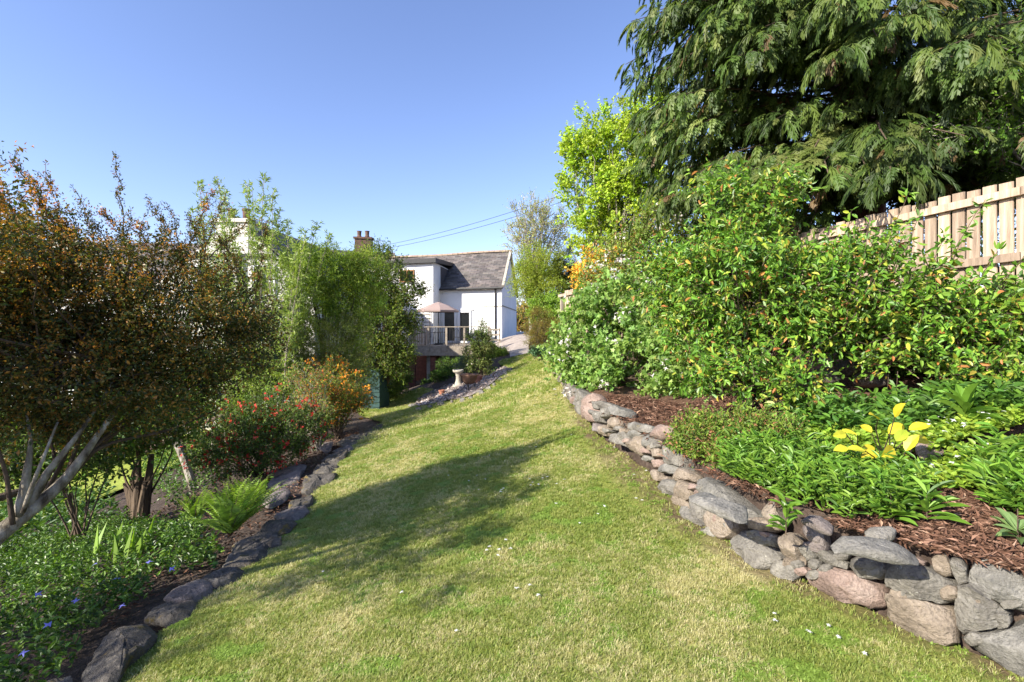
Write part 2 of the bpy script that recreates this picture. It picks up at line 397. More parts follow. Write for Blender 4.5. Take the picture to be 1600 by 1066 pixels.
# lawn
L_EDGE = [(150,1066),(240,1000),(300,955),(340,912),(395,870),(440,830),(470,790),(515,750),(535,715),(560,688),(600,660),(565,650),(557,640),(600,625),(640,612),(660,606)]
ledge = [tuple(hit(x, y)[:2]) for x, y in L_EDGE]
r_far = [tuple(hit(x, y)[:2]) for x, y in [(676,610),(655,628),(650,637),(700,628),(735,622),(770,602),(797,578),(778,566),(800,559),(826,553),(845,552),(865,558)]]
ledge = [(-1.7,-1.5),(-1.75,1.2)] + ledge
redge = [tuple(p) for p in WL[::-1][3:]]
redge = [(p[0] + 0.08, p[1]) for p in redge] + [(3.2,-1.5)]
lawn_poly = ledge + r_far + [(1.05, 11.5)] + redge
def dry(x, y):
    n = noise.noise(Vector((x * 0.9, y * 0.9, 3.1))) * 0.42 + noise.noise(Vector((x * 2.6, y * 2.6, 9.0))) * 0.35 + noise.noise(Vector((x * 7, y * 7, 1.0))) * 0.2
    return n
GREEN, STRAW, BARE = A([0.29, 0.335, 0.065]), A([0.56, 0.50, 0.235]), A([0.17, 0.115, 0.075])
def lawn_tint(V):
    c = np.zeros((len(V), 3))
    for i, v in enumerate(V):
        d = dry(v[0], v[1]); t = min(max((d + 0.08) / 0.5, 0), 1)
        k = GREEN * (1 - t) + STRAW * t
        # worn earth at the foot of the wall
        dw = float(wx(v[1])) - v[0]
        e = 0
        if v[1] < 9: e = max(0, 1 - dw / (0.16 + 0.3 * max(0, 1 - abs(v[1] - 4.4) / 1.5)) ) if dw > -0.2 else 1
        e = min(1, e * 1.6 + 0 * t) * (0.75 + 0.5 * noise.noise(Vector((v[0] * 6, v[1] * 6, 4))))
        e = max(0, min(1, e))
        for (bx, by, br) in ((-1.33, 3.15, 0.12), (-0.45, 3.6, 0.1)):
            e = max(e, 0.8 * max(0, 1 - math.hypot(v[0] - bx, v[1] - by) / br))
        c[i] = (k * (1 - e) + BARE * e) * (0.9 + 0.25 * noise.noise(Vector((v[0] * 14, v[1] * 14, 7))))
    return c
sheet("lawn", lawn_poly, G, 0.09, 0.0, M['lawn'], tint=lawn_tint)
# neighbour's lawn down on the left
nl = [(-30, 8), (-8.3, 7.2), (-7.6, 10.5), (-8.2, 15), (-11, 21), (-30, 26)]
def nl_tint(V): return np.tile(GREEN * 1.05, (len(V), 1)) * rng.uniform(0.9, 1.1, (len(V), 1))
sheet("lawn_lower", nl, G, 0.5, 0.0, M['lawn'], tint=nl_tint)
# raised bed
bed = [(p[0] + 0.20, p[1] + (.12 if p[1] < 3.5 else 0)) for p in WL] + [(1.6, 20), (2.6, 40), (40, 40), (40, -6), (3.4, -6), (3.3, 0.5)]
sheet("flower_bed", bed[:-6] + bed[-6:], Bz, 0.22, -0.03, M['mulch'])
# path, gravel
pth = [tuple(hit(x, y)[:2]) for x, y in [(797,559),(826,553),(826,545),(826,533)]] + [(1.35, 33), (1.4, 44), (0.42, 44), (0.1, 36), (-0.55, 29.9), (-1.7, 30.0), (-1.3, 26.6)] + [tuple(hit(x, y)[:2]) for x, y in [(772,541),(792,548)]]
sheet("path", pth, G, 0.5, 0.03, M['path'])
grv = [tuple(hit(x, y)[:2]) for x, y in [(645,634),(662,618),(700,604),(725,598),(765,588),(788,574),(796,578),(768,602),(735,622),(700,628),(655,637)]]
sheet("gravel_bed", grv, G, 0.3, 0.05, M['gravel'])

# ------------------------------------------------------------------ foliage engine
TM = {
 'dia':  (A([(0,0,0),(.45,-.5,.10),(1,0,-.08),(.45,.5,.10)]), A([(0,1,2),(0,2,3)]), None),
 'oval': (A([(0,0,0),(.28,-.42,.10),(.7,-.38,.06),(1,0,-.12),(.7,.38,.06),(.28,.42,.10)]), None, A([(0,1,2,3),(0,3,4,5)])),
 'lobe': (A([(0,0,0),(-.08,-.45,.05),(.22,-.28,0),(.42,-.62,-.05),(.55,-.22,.03),(1,0,-.12),(.55,.22,.03),(.42,.62,-.05),(.22,.28,0),(-.08,.45,.05)]),
          A([(0,1,2),(2,3,4),(4,5,6),(6,7,8),(8,9,0),(0,2,8)]), A([(2,4,6,8)])),
 'round': (A([(0,0,0),(.12,-.26,.05),(.35,-.47,.09),(.62,-.46,.07),(.85,-.26,-.01),(1,0,-.14),(.85,.26,-.01),(.62,.46,.07),(.35,.47,.09),(.12,.26,.05),(.5,0,0.0)]), A([(0,1,10),(1,2,10),(2,3,10),(3,4,10),(4,5,10),(5,6,10),(6,7,10),(7,8,10),(8,9,10),(9,0,10)]), None),
 'tri':  (A([(0,0,0),(.6,-.5,0),(1,.3,0)]), A([(0,1,2)]), None),
 'flower': (A([(.5,0,.15),(.0,-.5,0),(.35,-.15,.1),(1.,-.5,0),(.65,.0,.1),(1.,.5,0),(.35,.2,.1),(0,.5,0)]), A([(0,1,2),(0,2,3),(0,3,4),(0,4,5),(0,5,6),(0,6,7),(0,7,1)]), None),
}
# a flat feathery spray of the conifer
def _spray(sd=0):
    V = []; F = []; r_ = np.random.default_rng(sd)
    def fr(o, ang, L, w):
        d = A([math.cos(ang), math.sin(ang)]); s = A([-d[1], d[0]]); b = len(V)
        q = [o, o + d * L * .5 - s * w, o + d * L, o + d * L * .5 + s * w]
        for p in q: V.append((p[0], p[1], -0.5 * p[0] ** 2 - .8 * p[1] ** 2))
        F.append((b, b + 1, b + 2)); F.append((b, b + 2, b + 3))
    for i in range(5):
        t = 0.06 + i * 0.18
        for sgn in (-1, 1):
            L = (0.5 * (1 - t) + 0.16) * r_.uniform(.5, 1.25); a = sgn * (0.62 - 0.2 * t) * r_.uniform(.6, 1.3)
            o = A([t, 0.0]); fr(o, a, L, 0.045)
            d = A([math.cos(a), math.sin(a)])
            fr(o + d * L * .45, a - sgn * r_.uniform(.3, .8), L * r_.uniform(.35, .65), 0.035)
    fr(A([.0, 0]), 0, 1.05, 0.04)
    return A(V), A(F), None
for _k in range(4): TM['spray%d' % _k] = _spray(_k)

def emit(pos, d, up, L, W, tmpl, col):
    V0, T, Q = TM[tmpl]; n = len(pos)
    d = nrm(d); s = nrm(np.cross(up, d)); nn = np.cross(d, s)
    L = np.broadcast_to(L, n)[:, None, None]; W = np.broadcast_to(W, n)[:, None, None]
    V = pos[:, None, :] + d[:, None, :] * L * V0[None, :, 0:1] + s[:, None, :] * W * V0[None, :, 1:2] + nn[:, None, :] * L * V0[None, :, 2:3]
    k = len(V0); off = (np.arange(n) * k)[:, None, None]
    o = [V.reshape(-1, 3)]
    o.append((T[None] + off).reshape(-1, T.shape[1]) if T is not None else None)
    o.append((Q[None] + off).reshape(-1, Q.shape[1]) if Q is not None else None)
    o.append(np.repeat(col, k, axis=0)); return o
class Leaves:
    def __init__(s): s.m = MB()
    def add(s, pos, d, up, L, W, tmpl, col):
        if len(pos):
            V, T, Q, c = emit(pos, d, up, L, W, tmpl, col); s.m.add(V, T, Q, c)
        return s
    def out(s, name, mat, parent=None, kind=None, label=None):
        if mat in (M['leaf'], M['gloss']): s.m.C = [np.clip(c * A([1.42, 1.32, 1.1]), 0, .8) for c in s.m.C]
        return s.m.out(name, mat, parent, False, kind, label)
def palette(pal, n, cl=None, ncl=1, var=0.18, cvar=0.15):
    cs = A([p[0] for p in pal], dtype=float); w = A([p[1] for p in pal], dtype=float); w /= w.sum()
    i = rng.choice(len(cs), n, p=w); c = cs[i] * rng.uniform(1 - var, 1 + var, (n, 1))
    if cl is not None:
        cv = rng.uniform(1 - cvar, 1 + cvar, (ncl, 1)) * (1 + rng.uniform(-.08, .08, (ncl, 3))); c = c * cv[cl]
    return np.clip(c, 0.002, 0.95)
def rn(n): return rng.normal(size=(n, 3))
def clumps(blobs, n, shell=0.55):
    b = A(blobs, dtype=float); w = (b[:, 3] * b[:, 4] * b[:, 5]) ** (2 / 3); w /= w.sum()
    i = rng.choice(len(b), n, p=w); d = nrm(rn(n)); r = shell + (1 - shell) * rng.random(n) ** 0.7
    return b[i, :3] + d * b[i, 3:] * r[:, None], d
def foliage(lv, blobs, ncl, rc, ntw, tl, k, L, W, tmpl, pal, up=0.25, out_=0.7, hang=0.1, nup=1.0, shell=0.55, droop=0.0, spread=0.8, var=.18, cvar=.15, cc=None, zmin=None):
    C, D = clumps(blobs, ncl, shell) if cc is None else cc
    ci = rng.integers(0, len(C), ntw)
    base = C[ci] + rn(ntw) * rc * 0.5
    td = nrm(D[ci] * out_ + rn(ntw) * 0.45 + A([0, 0, up]))
    tls = tl * rng.uniform(0.6, 1.3, ntw)
    t = np.tile((np.arange(k) + 0.6) / k, ntw); I = np.repeat(np.arange(ntw), k); n = len(I)
    pos = base[I] + td[I] * (tls[I] * t)[:, None] + A([0, 0, -1.0]) * (droop * t * t)[:, None] + rn(n) * 0.008
    ld = nrm(td[I] * 0.5 + rn(n) * spread * 0.75 + A([0, 0, -hang]))
    upv = nrm(rn(n) * 0.5 + A([-.38, -.34, .75]) * nup)
    sz = rng.uniform(0.45, 1.3, n)
    col = palette(pal, n, ci[I], len(C), var, cvar)
    if zmin is not None:
        ok = pos[:, 2] > zmin; pos, ld, upv, sz, col = pos[ok], ld[ok], upv[ok], sz[ok], col[ok]
    lv.add(pos, ld, upv, L * sz, W * sz, tmpl, col)
    return C, D, base, td, tls
def limb(mb, a, b, r0, r1, bend=0.15, seg=6, sides=6, sag=0.0, c=None):
    a = A(a, dtype=float); b = A(b, dtype=float); L = np.linalg.norm(b - a); o = rng.normal(size=3) * bend * L
    t = np.linspace(0, 1, seg)[:, None]
    p = a + (b - a) * t + o * (t * (1 - t)) * 1.5 + A([0, 0, -sag]) * t * (1 - t) * 4
    p[1:-1] += rng.normal(size=(seg - 2, 3)) * L * 0.012
    mb.tube(p, np.linspace(r0, r1, seg), sides, c=c, cap=False); return p
def twigs(mb, base, td, tls, r=0.003, step=1):
    """thin three-sided prisms along each twig"""
    b = base[::step]; e = b + td[::step] * tls[::step][:, None]; n = len(b)
    s = nrm(np.cross(td[::step], A([0.3, 0.2, 1.0]))); u = np.cross(td[::step], s)
    V = np.stack([b + s * r, b - s * r * .5 + u * r, b - s * r * .5 - u * r, e], 1).reshape(-1, 3)
    o = (np.arange(n) * 4)[:, None, None]; T = (A([(0, 1, 3), (1, 2, 3), (2, 0, 3)])[None] + o).reshape(-1, 3)
    mb.add(V, T, None)

def shrub(name, label, base, blobs, ncl, rc, ntw, tl, k, L, W, tmpl, pal, mat='leaf', cat="shrub", stems=12, sr=0.015, bark='barkd', group=None,
          flowers=None, cname="crown", tname="stems", bfrac=0.7, **kw):
    t = thing(name, label, cat, base, group)
    lv = Leaves(); C, D, b, td, tl_ = foliage(lv, blobs, ncl, rc, ntw, tl, k, L, W, tmpl, pal, **kw)
    lv.out(cname, M[mat], t)
    mb = MB(); tips = C[rng.choice(len(C), min(stems, len(C)), replace=False)]
    for tp in tips:
        a = A(base) + rng.normal(size=3) * A([.06, .06, 0]); mid = a + (tp - a) * 0.5 + A([0, 0, 0.12 * np.linalg.norm(tp - a)])
        p = np.linspace(0, 1, 7)[:, None]; q = (1 - p) ** 2 * a + 2 * p * (1 - p) * mid + p ** 2 * tp
        q[1:-1] += rng.normal(size=(5, 3)) * 0.02 * np.linalg.norm(tp - a) * .5
        mb.tube(q, np.linspace(sr, sr * 0.25, 7), 5, cap=False)
    twigs(mb, b, td, tl_, 0.0035, max(1, len(b) // 1500))
    mb.out(tname, M[bark], t)
    if flowers:
        fn, n, fl, fw, ft, fpal, clust = flowers
        fv = Leaves(); j = rng.integers(0, len(b), n)
        e = b[j] + td[j] * tl_[j][:, None] * 1.05
        pos = np.repeat(e, clust, axis=0) + rn(n * clust) * fl * 0.7
        fv.add(pos, nrm(rn(len(pos))), nrm(rn(len(pos)) * .6 + A([-.4, -.5, .6])), fl, fw, ft, palette(fpal, len(pos)))
        fv.out(fn, M['petal'], t, 'stuff')
    return t

def blob(px, py, D, rpx, rpy, rd): c = P(px, py, D); return (*c, rpx / FPX * D, rd, rpy / FPX * D)

# ------------------------------------------------------------------ buildings
FD = A([-0.94, 0.342]); SD = A([0.10, 0.995])
A0 = A([-0.63, 30.0])
def F2(t, s=0): return A0 + FD * t + SD * s
def roof_slab(mb, e0, e1, r0, r1, ze, zr, rows=22, th=0.05, over=0.0):
    """stepped courses of slates from eave e0-e1 to ridge r0-r1 (plan points); slates separate strips"""
    e0, e1, r0, r1 = map(lambda v: A(v, dtype=float), (e0, e1, r0, r1))
    for i in range(rows):
        a, b = i / rows, (i + 1.0) / rows
        nseg = max(1, int(np.linalg.norm(e1 - e0) / 0.42)); o = 0.5 * (i % 2)
        for j in range(-1, nseg + 1):
            u0 = min(max((j + o) / nseg, 0), 1); u1 = min(max((j + 1 + o) / nseg - .04 / 1.0 / nseg, 0), 1)
            if u1 - u0 < .002: continue
            l = th * rng.uniform(.7, 1.3)
            q = []
            for (w, u) in ((a, u0), (a, u1), (b, u1), (b, u0)):
                lo = e0 + (e1 - e0) * u; hi = r0 + (r1 - r0) * u; p = lo + (hi - lo) * w
                q.append((p[0], p[1], ze + (zr - ze) * w))
            q = A(q); top = q.copy(); top[:2, 2] += l; top[2:, 2] += .008
            V = np.concatenate([q, top]); g = rng.uniform(.55, 1.35); c = (g * rng.uniform(.96, 1.06), g, g * rng.uniform(.94, 1.02))
            mb.add(V, None, [(4, 5, 6, 7), (0, 1, 5, 4), (1, 2, 6, 5), (3, 0, 4, 7)], c)
def window(parent, a, b, z0, z1, out, frame='white', name='window', fw=0.07, bars=0, horiz=0):
    """a,b plan end points of the opening, out = outward plan unit"""
    a = A(a, dtype=float); b = A(b, dtype=float); out = A(out, dtype=float); d = (b - a); d = d / np.linalg.norm(d)
    p = lambda q, z, o=0.03: (q[0] + out[0] * o, q[1] + out[1] * o, z)
    m = MB(); up = (out[0], out[1], 0)
    h = fw / 2
    m.beam(p(a + d * h, z0), p(a + d * h, z1), fw, 0.09, up=up); m.beam(p(b - d * h, z0), p(b - d * h, z1), fw, 0.09, up=up)
    m.beam(p(a + d * fw, z0 + h), p(b - d * fw, z0 + h), 0.088, fw); m.beam(p(a + d * fw, z1 - h), p(b - d * fw, z1 - h), 0.088, fw)
    for i in range(bars):
        q = a + (b - a) * (i + 1) / (bars + 1); m.beam(p(q, z0 + fw), p(q, z1 - fw), fw * .8, 0.085, up=up)
    for i in range(horiz):
        z = z0 + (z1 - z0) * (i + 1) / (horiz + 1); m.beam(p(a + d * fw, z), p(b - d * fw, z), 0.06, fw * .7)
    w = m.out(name, M[frame], parent)
    g = MB(); g.beam(p((a + d * fw), (z0 + z1) / 2, .02), p((b - d * fw), (z0 + z1) / 2, .02), 0.02, z1 - z0 - 2 * fw); g.out("pane", M['glass'], w)
    return w

fout = A([FD[1], -FD[0]]) * -1; fout = fout / np.linalg.norm(fout)
if fout[1] > 0: fout = -fout
H = thing("white_cottage", "white rendered cottage with grey slate roof and a flat roofed dormer block, behind the deck", "house", (-4.5, 34, -1.2))
W_, Dp = 14.0, 10.0
ZE, ZR = 2.45, 5.25
m = MB()
plan = [F2(0), F2(0, Dp), F2(W_, Dp), F2(W_)]
m.prism(plan, -3.8, ZE)
for t in (0, W_):   # gables
    tt = 0.25 if t else 0
    a, b, c = F2(t), F2(t, Dp), F2(t, Dp * .43)
    a2, b2, c2 = F2(t + (-.25 if t else .25)), F2(t + (-.25 if t else .25), Dp), F2(t + (-.25 if t else .25), Dp * .43)
    V = [(*a, ZE), (*b, ZE), (*c, ZR - .1), (*a2, ZE), (*b2, ZE), (*c2, ZR - .1)]
    m.add(V, [(0, 1, 2), (5, 4, 3)], [(0, 2, 5, 3), (2, 1, 4, 5)])
m.out("wall", M['render'], H)
m = MB()
roof_slab(m, F2(-.15, -.22), F2(W_, -.22), F2(-.15, Dp * .43), F2(W_, Dp * .43), ZE - .07, ZR, 22, .05)
rf = m.out("roof", M['slate'], H)
m = MB(); roof_slab(m, F2(-.15, Dp + .2), F2(W_, Dp + .2), F2(-.15, Dp * .43), F2(W_, Dp * .43), ZE - .1, ZR, 6)
# underlay closing the slates
for s0, z0 in ((-.2, ZE - .1), (Dp + .2, ZE - .12)):
    a, b, c, d = F2(-.13, s0), F2(W_, s0), F2(W_, Dp * .43), F2(-.13, Dp * .43)
    m.add([(*a, z0), (*b, z0), (*c, ZR - .02), (*d, ZR - .02)], None, [(0, 1, 2, 3)], (.5, .5, .5))
m.out("roof_rear", M['slate'], H)
m = MB(); p0, p1 = F2(-.2, Dp * .43), F2(W_, Dp * .43)
nn_ = 34
for i in range(nn_):
    a = p0 + (p1 - p0) * i / nn_; b = p0 + (p1 - p0) * (i + .96) / nn_
    zz = ZR + .06 + .03 * math.sin(i * .35)
    m.beam((*a, zz), (*b, zz), .3, .12)
m.out("ridge_tiles", M['ridge'], rf)
m = MB()
a, b, c = F2(-.1, -.15), F2(-.1, Dp * .43), F2(-.1, Dp)
m.beam((*a, ZE + .02), (*b, ZR + .02), .16, .14); m.beam((*b, ZR + .02), (*c, ZE + .02), .16, .14)
m.out("verge", M['concrete'], H)
m = MB(); m.tube([(*F2(-.1, -.3), ZE - .1), (*F2(4.3, -.3), ZE - .1)], .06, 8)
m.out("gutter", M['darkmetal'], H)
q = F2(.42, -.1)
m = MB(); m.tube([(*q, ZE - .12), (q[0], q[1], -.85)], .045, 8); m.out("downpipe", M['darkmetal'], H)
# projecting dormer block
pj = 1.8
blk = [F2(4.26, -pj), F2(4.26, 2.6), F2(12.5, 2.6), F2(12.5, -pj)]
m = MB(); m.prism(blk, -1.7, 3.95); m.out("dormer_block", M['render'], H)
m = MB(); m.prism([F2(4.28, -pj + .02), F2(4.28, 2), F2(12.48, 2), F2(12.48, -pj + .02)], -3.9, -1.7); m.out("plinth", M['brick'], H)
m = MB(); m.prism([F2(4.0, -pj - .3), F2(4.0, 3.0), F2(12.8, 3.0), F2(12.8, -pj - .3)], [3.86, 4.2, 4.2, 3.86], [4.12, 4.44, 4.44, 4.12]); m.out("dormer_roof", M['darkmetal'], H)
m = MB(); m.prism([F2(4.2, .05), F2(4.2, 2.45), F2(4.255, 2.45), F2(4.255, .05)], 2.5, 3.86, (.6, .6, .62)); m.out("dormer_cheek", M['slate'], H)
window(H, F2(6.6, -pj), F2(5.55, -pj), 2.75, 3.5, fout, 'brownwood', bars=1)
window(H, F2(9.6, -pj), F2(8.2, -pj), 2.6, 3.5, fout, 'brownwood', bars=1)
# french doors
window(H, F2(4.05, 0), F2(3.1, 0), -1.05, 1.0, fout, 'white', 'glazed_door', fw=.12)
window(H, F2(2.95, 0), F2(2.05, 0), -1.05, 1.0, fout, 'white', 'glazed_door', fw=.12)
m = MB(); m.beam((*F2(4.2, -.03), 1.08), (*F2(1.9, -.03), 1.08), .1, .14); m.out("door_head", M['white'], H)
m = MB(); a = F2(1.55, -.012); b = F2(0, -.012); m.beam((*a, 1.23), (*b, 1.23), .03, .04); m.out("render_band", M['greywood'], H)
a = F2(-.02, .1); b = F2(-.02, 9.5)
m = MB(); m.beam((*a, 1.28), (*b, 1.28), .05, .05); m.out("cable_run", M['darkmetal'], H)

# left tall white house, gable to the garden
H2 = thing("gabled_house", "tall white gable house with dark roof and twin chimney pots behind the bamboo", "house", (-10.3, 22, -4))
gx0, gx1, gc, gy0, gy1 = -13.4, -7.3, -10.3, 18.0, 28.5
ze2, zr2 = 1.35, 4.1
m = MB(); m.prism([(gx0, gy0), (gx1, gy0), (gx1 + .5, gy1), (gx0 + .5, gy1)], -4.8, ze2)
for y in (gy0, gy1 - .3):
    o = .5 if y > 20 else 0
    m.add([(gx0 + o, y, ze2), (gx1 + o, y, ze2), (gc + o, y, zr2 - .12), (gx0 + o, y + .3, ze2), (gx1 + o, y + .3, ze2), (gc + o, y + .3, zr2 - .12)], [(0, 1, 2), (5, 4, 3)], [(1, 4, 5, 2), (0, 2, 5, 3)])
m.out("wall", M['cream'], H2)
m = MB(); roof_slab(m, (gx1 + .3, gy0 + .1), (gx1 + .8, gy1), (gc, gy0 + .1), (gc + .5, gy1), ze2 - .2, zr2, 16)
roof_slab(m, (gx0 - .3, gy0 + .1), (gx0 + .2, gy1), (gc, gy0 + .1), (gc + .5, gy1), ze2 - .2, zr2, 16)
m.add([(gx1 + .3, gy0 + .1, ze2 - .23), (gx1 + .8, gy1, ze2 - .23), (gc + .5, gy1, zr2 - .03), (gc, gy0 + .1, zr2 - .03), (gx0 - .3, gy0 + .1, ze2 - .23), (gx0 + .2, gy1, ze2 - .23)], None, [(0, 1, 2, 3), (4, 5, 2, 3)], (.45, .45, .48))
r2 = m.out("roof", M['slate'], H2)
m = MB(); m.prism([(-10.95, 17.98), (-9.75, 17.98), (-9.75, 18.9), (-10.95, 18.9)], 2.6, 3.85); m.prism([(-11.05, 17.9), (-9.65, 17.9), (-9.65, 19.0), (-11.05, 19.0)], 3.85, 3.98)
ch = m.out("chimney", M['cream'], r2)
for dx in (-10.6, -10.05):
    m = MB(); m.lathe([(.13, 0), (.16, .05), (.12, .12), (.13, .36), (.16, .4), (.15, .46), (.1, .46), (.1, .1)], (dx, 18.4, 3.98), 14); m.out("chimney_pot", M['oldbrick'], H2)
m = MB(); m.beam((-12.4, 17.93, 2.62), (-8.9, 17.93, 2.62), .12, .1); m.out("flashing_band", M['darkmetal'], H2)
m = MB(); m.tube([(-10.0, 17.9, 2.5), (-10.0, 17.9, -4)], .06, 8); m.out("downpipe", M['darkmetal'], H2)
for (xa, z0) in ((-9.6, 1.1), (-11.8, 1.1), (-9.6, -1.9), (-11.8, -1.9)):
    window(H2, (xa, gy0), (xa + .85, gy0), z0, z0 + 1.15, (0, -1), 'white', bars=0, horiz=1)
for (ya, z0) in ((20, -.3), (24, -.3), (20, -3.0)):
    window(H2, (gx1 + .1, ya), (gx1 + .15, ya + 1.0), z0, z0 + 1.1, (1, 0), 'white', horiz=1)
# far left house
H3 = thing("long_white_house", "long white house with dark roof seen past the left end of the barberry", "house", (-27, 26, -4.6))
m = MB(); m.prism([(-40, 24), (-18.5, 26), (-19, 33), (-40, 31)], -5, 2.2); m.out("wall", M['render'], H3)
m = MB(); roof_slab(m, (-18.3, 25.6), (-40, 23.6), (-18.6, 29.5), (-40, 27.5), 2.1, 5.0, 12)
m.add([(-18.3, 25.6, 2.05), (-40, 23.6, 2.05), (-40, 27.5, 4.95), (-18.6, 29.5, 4.95), (-18.6, 33.4, 2.05), (-40, 31.4, 2.05)], None, [(0, 1, 2, 3), (4, 5, 2, 3)], (.5, .5, .5))
m.out("roof", M['slate'], H3)
for xa in (-35, -31, -27, -23): window(H3, (xa, 24 + (xa + 40) * .093 - .03), (xa + 1.1, 24 + (xa + 41.1) * .093 - .03), -.2, 1.2, (0, -1), 'white', bars=1)
# middle house with brick chimney behind
H4 = thing("middle_house", "roof with red brick chimney rising behind the leafy tree, between the two white houses", "house", (-12, 42, -3.5))
m = MB(); m.prism([(-17.5, 38), (-9.6, 40.5), (-11.5, 46.5), (-19.4, 44)], -4, 4.2); m.out("wall", M['render'], H4)
m = MB(); roof_slab(m, (-9.4, 40.2), (-17.7, 37.6), (-10.5, 43.6), (-18.5, 41), 4.1, 6.6, 12)
m.add([(-9.4, 40.2, 4.05), (-17.7, 37.6, 4.05), (-18.5, 41, 6.55), (-10.5, 43.6, 6.55), (-11.7, 46.9, 4.05), (-19.6, 44.3, 4.05)], None, [(0, 1, 2, 3), (4, 5, 2, 3)], (.55, .55, .55))
r4 = m.out("roof", M['slate'], H4)
c4 = P(568, 392, 41)
m = MB(); m.prism([(c4[0] - .65, 40.7), (c4[0] + .65, 40.9), (c4[0] + .6, 41.7), (c4[0] - .7, 41.5)], 4.4, 7.35); m.prism([(c4[0] - .75, 40.6), (c4[0] + .75, 40.8), (c4[0] + .7, 41.8), (c4[0] - .8, 41.6)], 7.35, 7.5)
ch4 = m.out("chimney", M['oldbrick'], r4)
for dx in (-.42, .25):
    m = MB(); m.lathe([(.2, 0), (.2, .1), (.16, .2), (.18, .5), (.21, .56), (.14, .56), (.14, .2)], (c4[0] + dx, 41.2, 7.5), 12); m.out("chimney_pot", M['oldbrick'], H4)
t = thing("aerial", "thin television aerial on a mast beside the brick chimney", "aerial", P(585, 400, 40.5))
q = P(585, 400, 40.5); m = MB(); m.tube([q, q + A([0, 0, 1.4])], .02, 6); m.beam(q + A([-.7, 0, 1.3]), q + A([.9, 0, 1.28]), .02, .02)
for k in range(8): m.beam(q + A([-.6 + k * .2, -.2, 1.3]), q + A([-.6 + k * .2, .2, 1.3]), .012, .012)
m.out("mast", M['darkmetal'], t)
# distant garage beyond the gate
G5 = thing("grey_garage", "small pale garage with grey roof seen through the metal gate", "garage", (1.2, 60, -1))
m = MB(); m.prism([(-1.5, 58), (4.5, 58), (4.5, 63), (-1.5, 63)], -1.6, .9); m.out("wall", M['render'], G5)
m = MB(); m.prism([(-1.8, 57.6), (4.8, 57.6), (4.8, 60.5), (-1.8, 60.5)], [.85, .85, 2.0, 2.0], [.95, .95, 2.1, 2.1], (1, 1, 1.1)); m.out("roof", M['slate'], G5)

# overhead wires
for i, (a, b) in enumerate((((598, 384, 60), (840, 318, 45)), ((600, 389, 60), (840, 328, 45)))):
    p, q = P(*a), P(*b); tt = np.linspace(-.4, 1.2, 24)[:, None]; w = p + (q - p) * tt; w[:, 2] -= (0.25 - (tt[:, 0] - .5) ** 2) * 1.2
    m = MB(); m.tube(w, .022, 5)
    o = m.out("overhead_wire", M['darkmetal']); tag(o, ("upper", "lower")[i] + " of two dark overhead wires crossing the sky above the cottage roof", "wire", "overhead wires")

# ------------------------------------------------------------------ deck
ZD = -1.06
dk = thing("timber_deck", "raised weathered timber deck with railing on brick piers in front of the cottage", "deck", (-3.4, 27, -3.3))
dA, dB = A([-5.55, 26.4]), A([-1.15, 26.4])
m = MB(); nb_ = 30
m.prism([(-5.55, 26.45), (-1.1, 26.45), (-1.4, 30.1), (-4.9, 31.2), (-5.7, 29.4)], ZD - .12, ZD - .04); m.out("frame", M['greywood'], dk)
for i in range(30):
    y = 26.5 + i * .145; x0 = -5.55; x1 = -1.1 - (y - 26.4) * .08
    if y > 29.2: x0 = -4.75
    if y > 30.3: x1 = -2.6
    m = MB(); m.beam((x0, y, ZD - .02), (x1, y, ZD - .02), .13, .03); m.out("board", M['greywood'], dk)
m = MB(); m.beam((-5.62, 26.36, ZD - .28), (-1.05, 26.36, ZD - .28), .06, .5); m.beam((-5.62, 26.4, ZD - .28), (-5.62, 29.2, ZD - .28), .06, .5); m.out("fascia", M['greywood'], dk, label="pale board facing the edge of the deck")
for x in (-5.5, -4.52, -3.55, -2.58, -1.25):
    m = MB(); m.beam((x, 26.3, ZD - .25), (x, 26.3, ZD + 1.0), .1, .1, up=(0, 1, 0)); m.out("post", M['greywood'], dk)
m = MB(); m.beam((-5.6, 26.3, ZD + 1.03), (-1.15, 26.3, ZD + 1.03), .14, .05); m.beam((-5.55, 26.35, ZD + 1.03), (-5.6, 29.2, ZD + 1.03), .12, .05); m.out("handrail", M['greywood'], dk)
for i in range(9):
    x = -5.42 + i * .1; m = MB(); m.beam((x, 26.33, ZD + .03), (x, 26.33, ZD + .98), .075, .02, up=(0, 1, 0)); m.out("slat", M['wood'], dk)
x = -4.4
while x < -1.3:
    if min(abs(x - q) for q in (-4.52, -3.55, -2.58, -1.25)) > .07:
        m = MB(); m.beam((x, 26.3, ZD + .08), (x, 26.3, ZD + 1.0), .02, .02, up=(0, 1, 0)); m.out("baluster", M['darkmetal'], dk)
    x += .13
for x in (-5.45, -4.3): 
    m = MB()
    for r in range(26):
        z = -3.5 + r * .078; m.prism([(x - .16, 26.5), (x + .16, 26.5), (x + .16, 26.8), (x - .16, 26.8)], z, z + .068)
    m.out("brick_pier", M['brick'], dk)
m = MB(); m.prism([(-4.72, 26.9), (-4.5, 26.9), (-4.5, 27.2), (-4.72, 27.2)], -3.5, ZD - .15); m.out("block_pier", M['concrete'], dk)
# trellis
tr = thing("wall_trellis", "square lattice trellis fixed to the white wall behind the parasol", "trellis", (*F2(5.4, -pj - .1), ZD))
ta, tb = F2(4.45, -pj - .06), F2(6.6, -pj - .06)
for i in range(9):
    z = ZD + .15 + i * .235; m = MB(); m.beam((*ta, z), (*tb, z), .02, .035); m.out("lath", M['greywood'], tr)
for i in range(5):
    q = ta + (tb - ta) * i / 4; m = MB(); m.beam((*(q + fout * .03), ZD + .05), (*(q + fout * .03), ZD + 2.15), .035, .02, up=(fout[0], fout[1], 0)); m.out("upright", M['greywood'], tr)
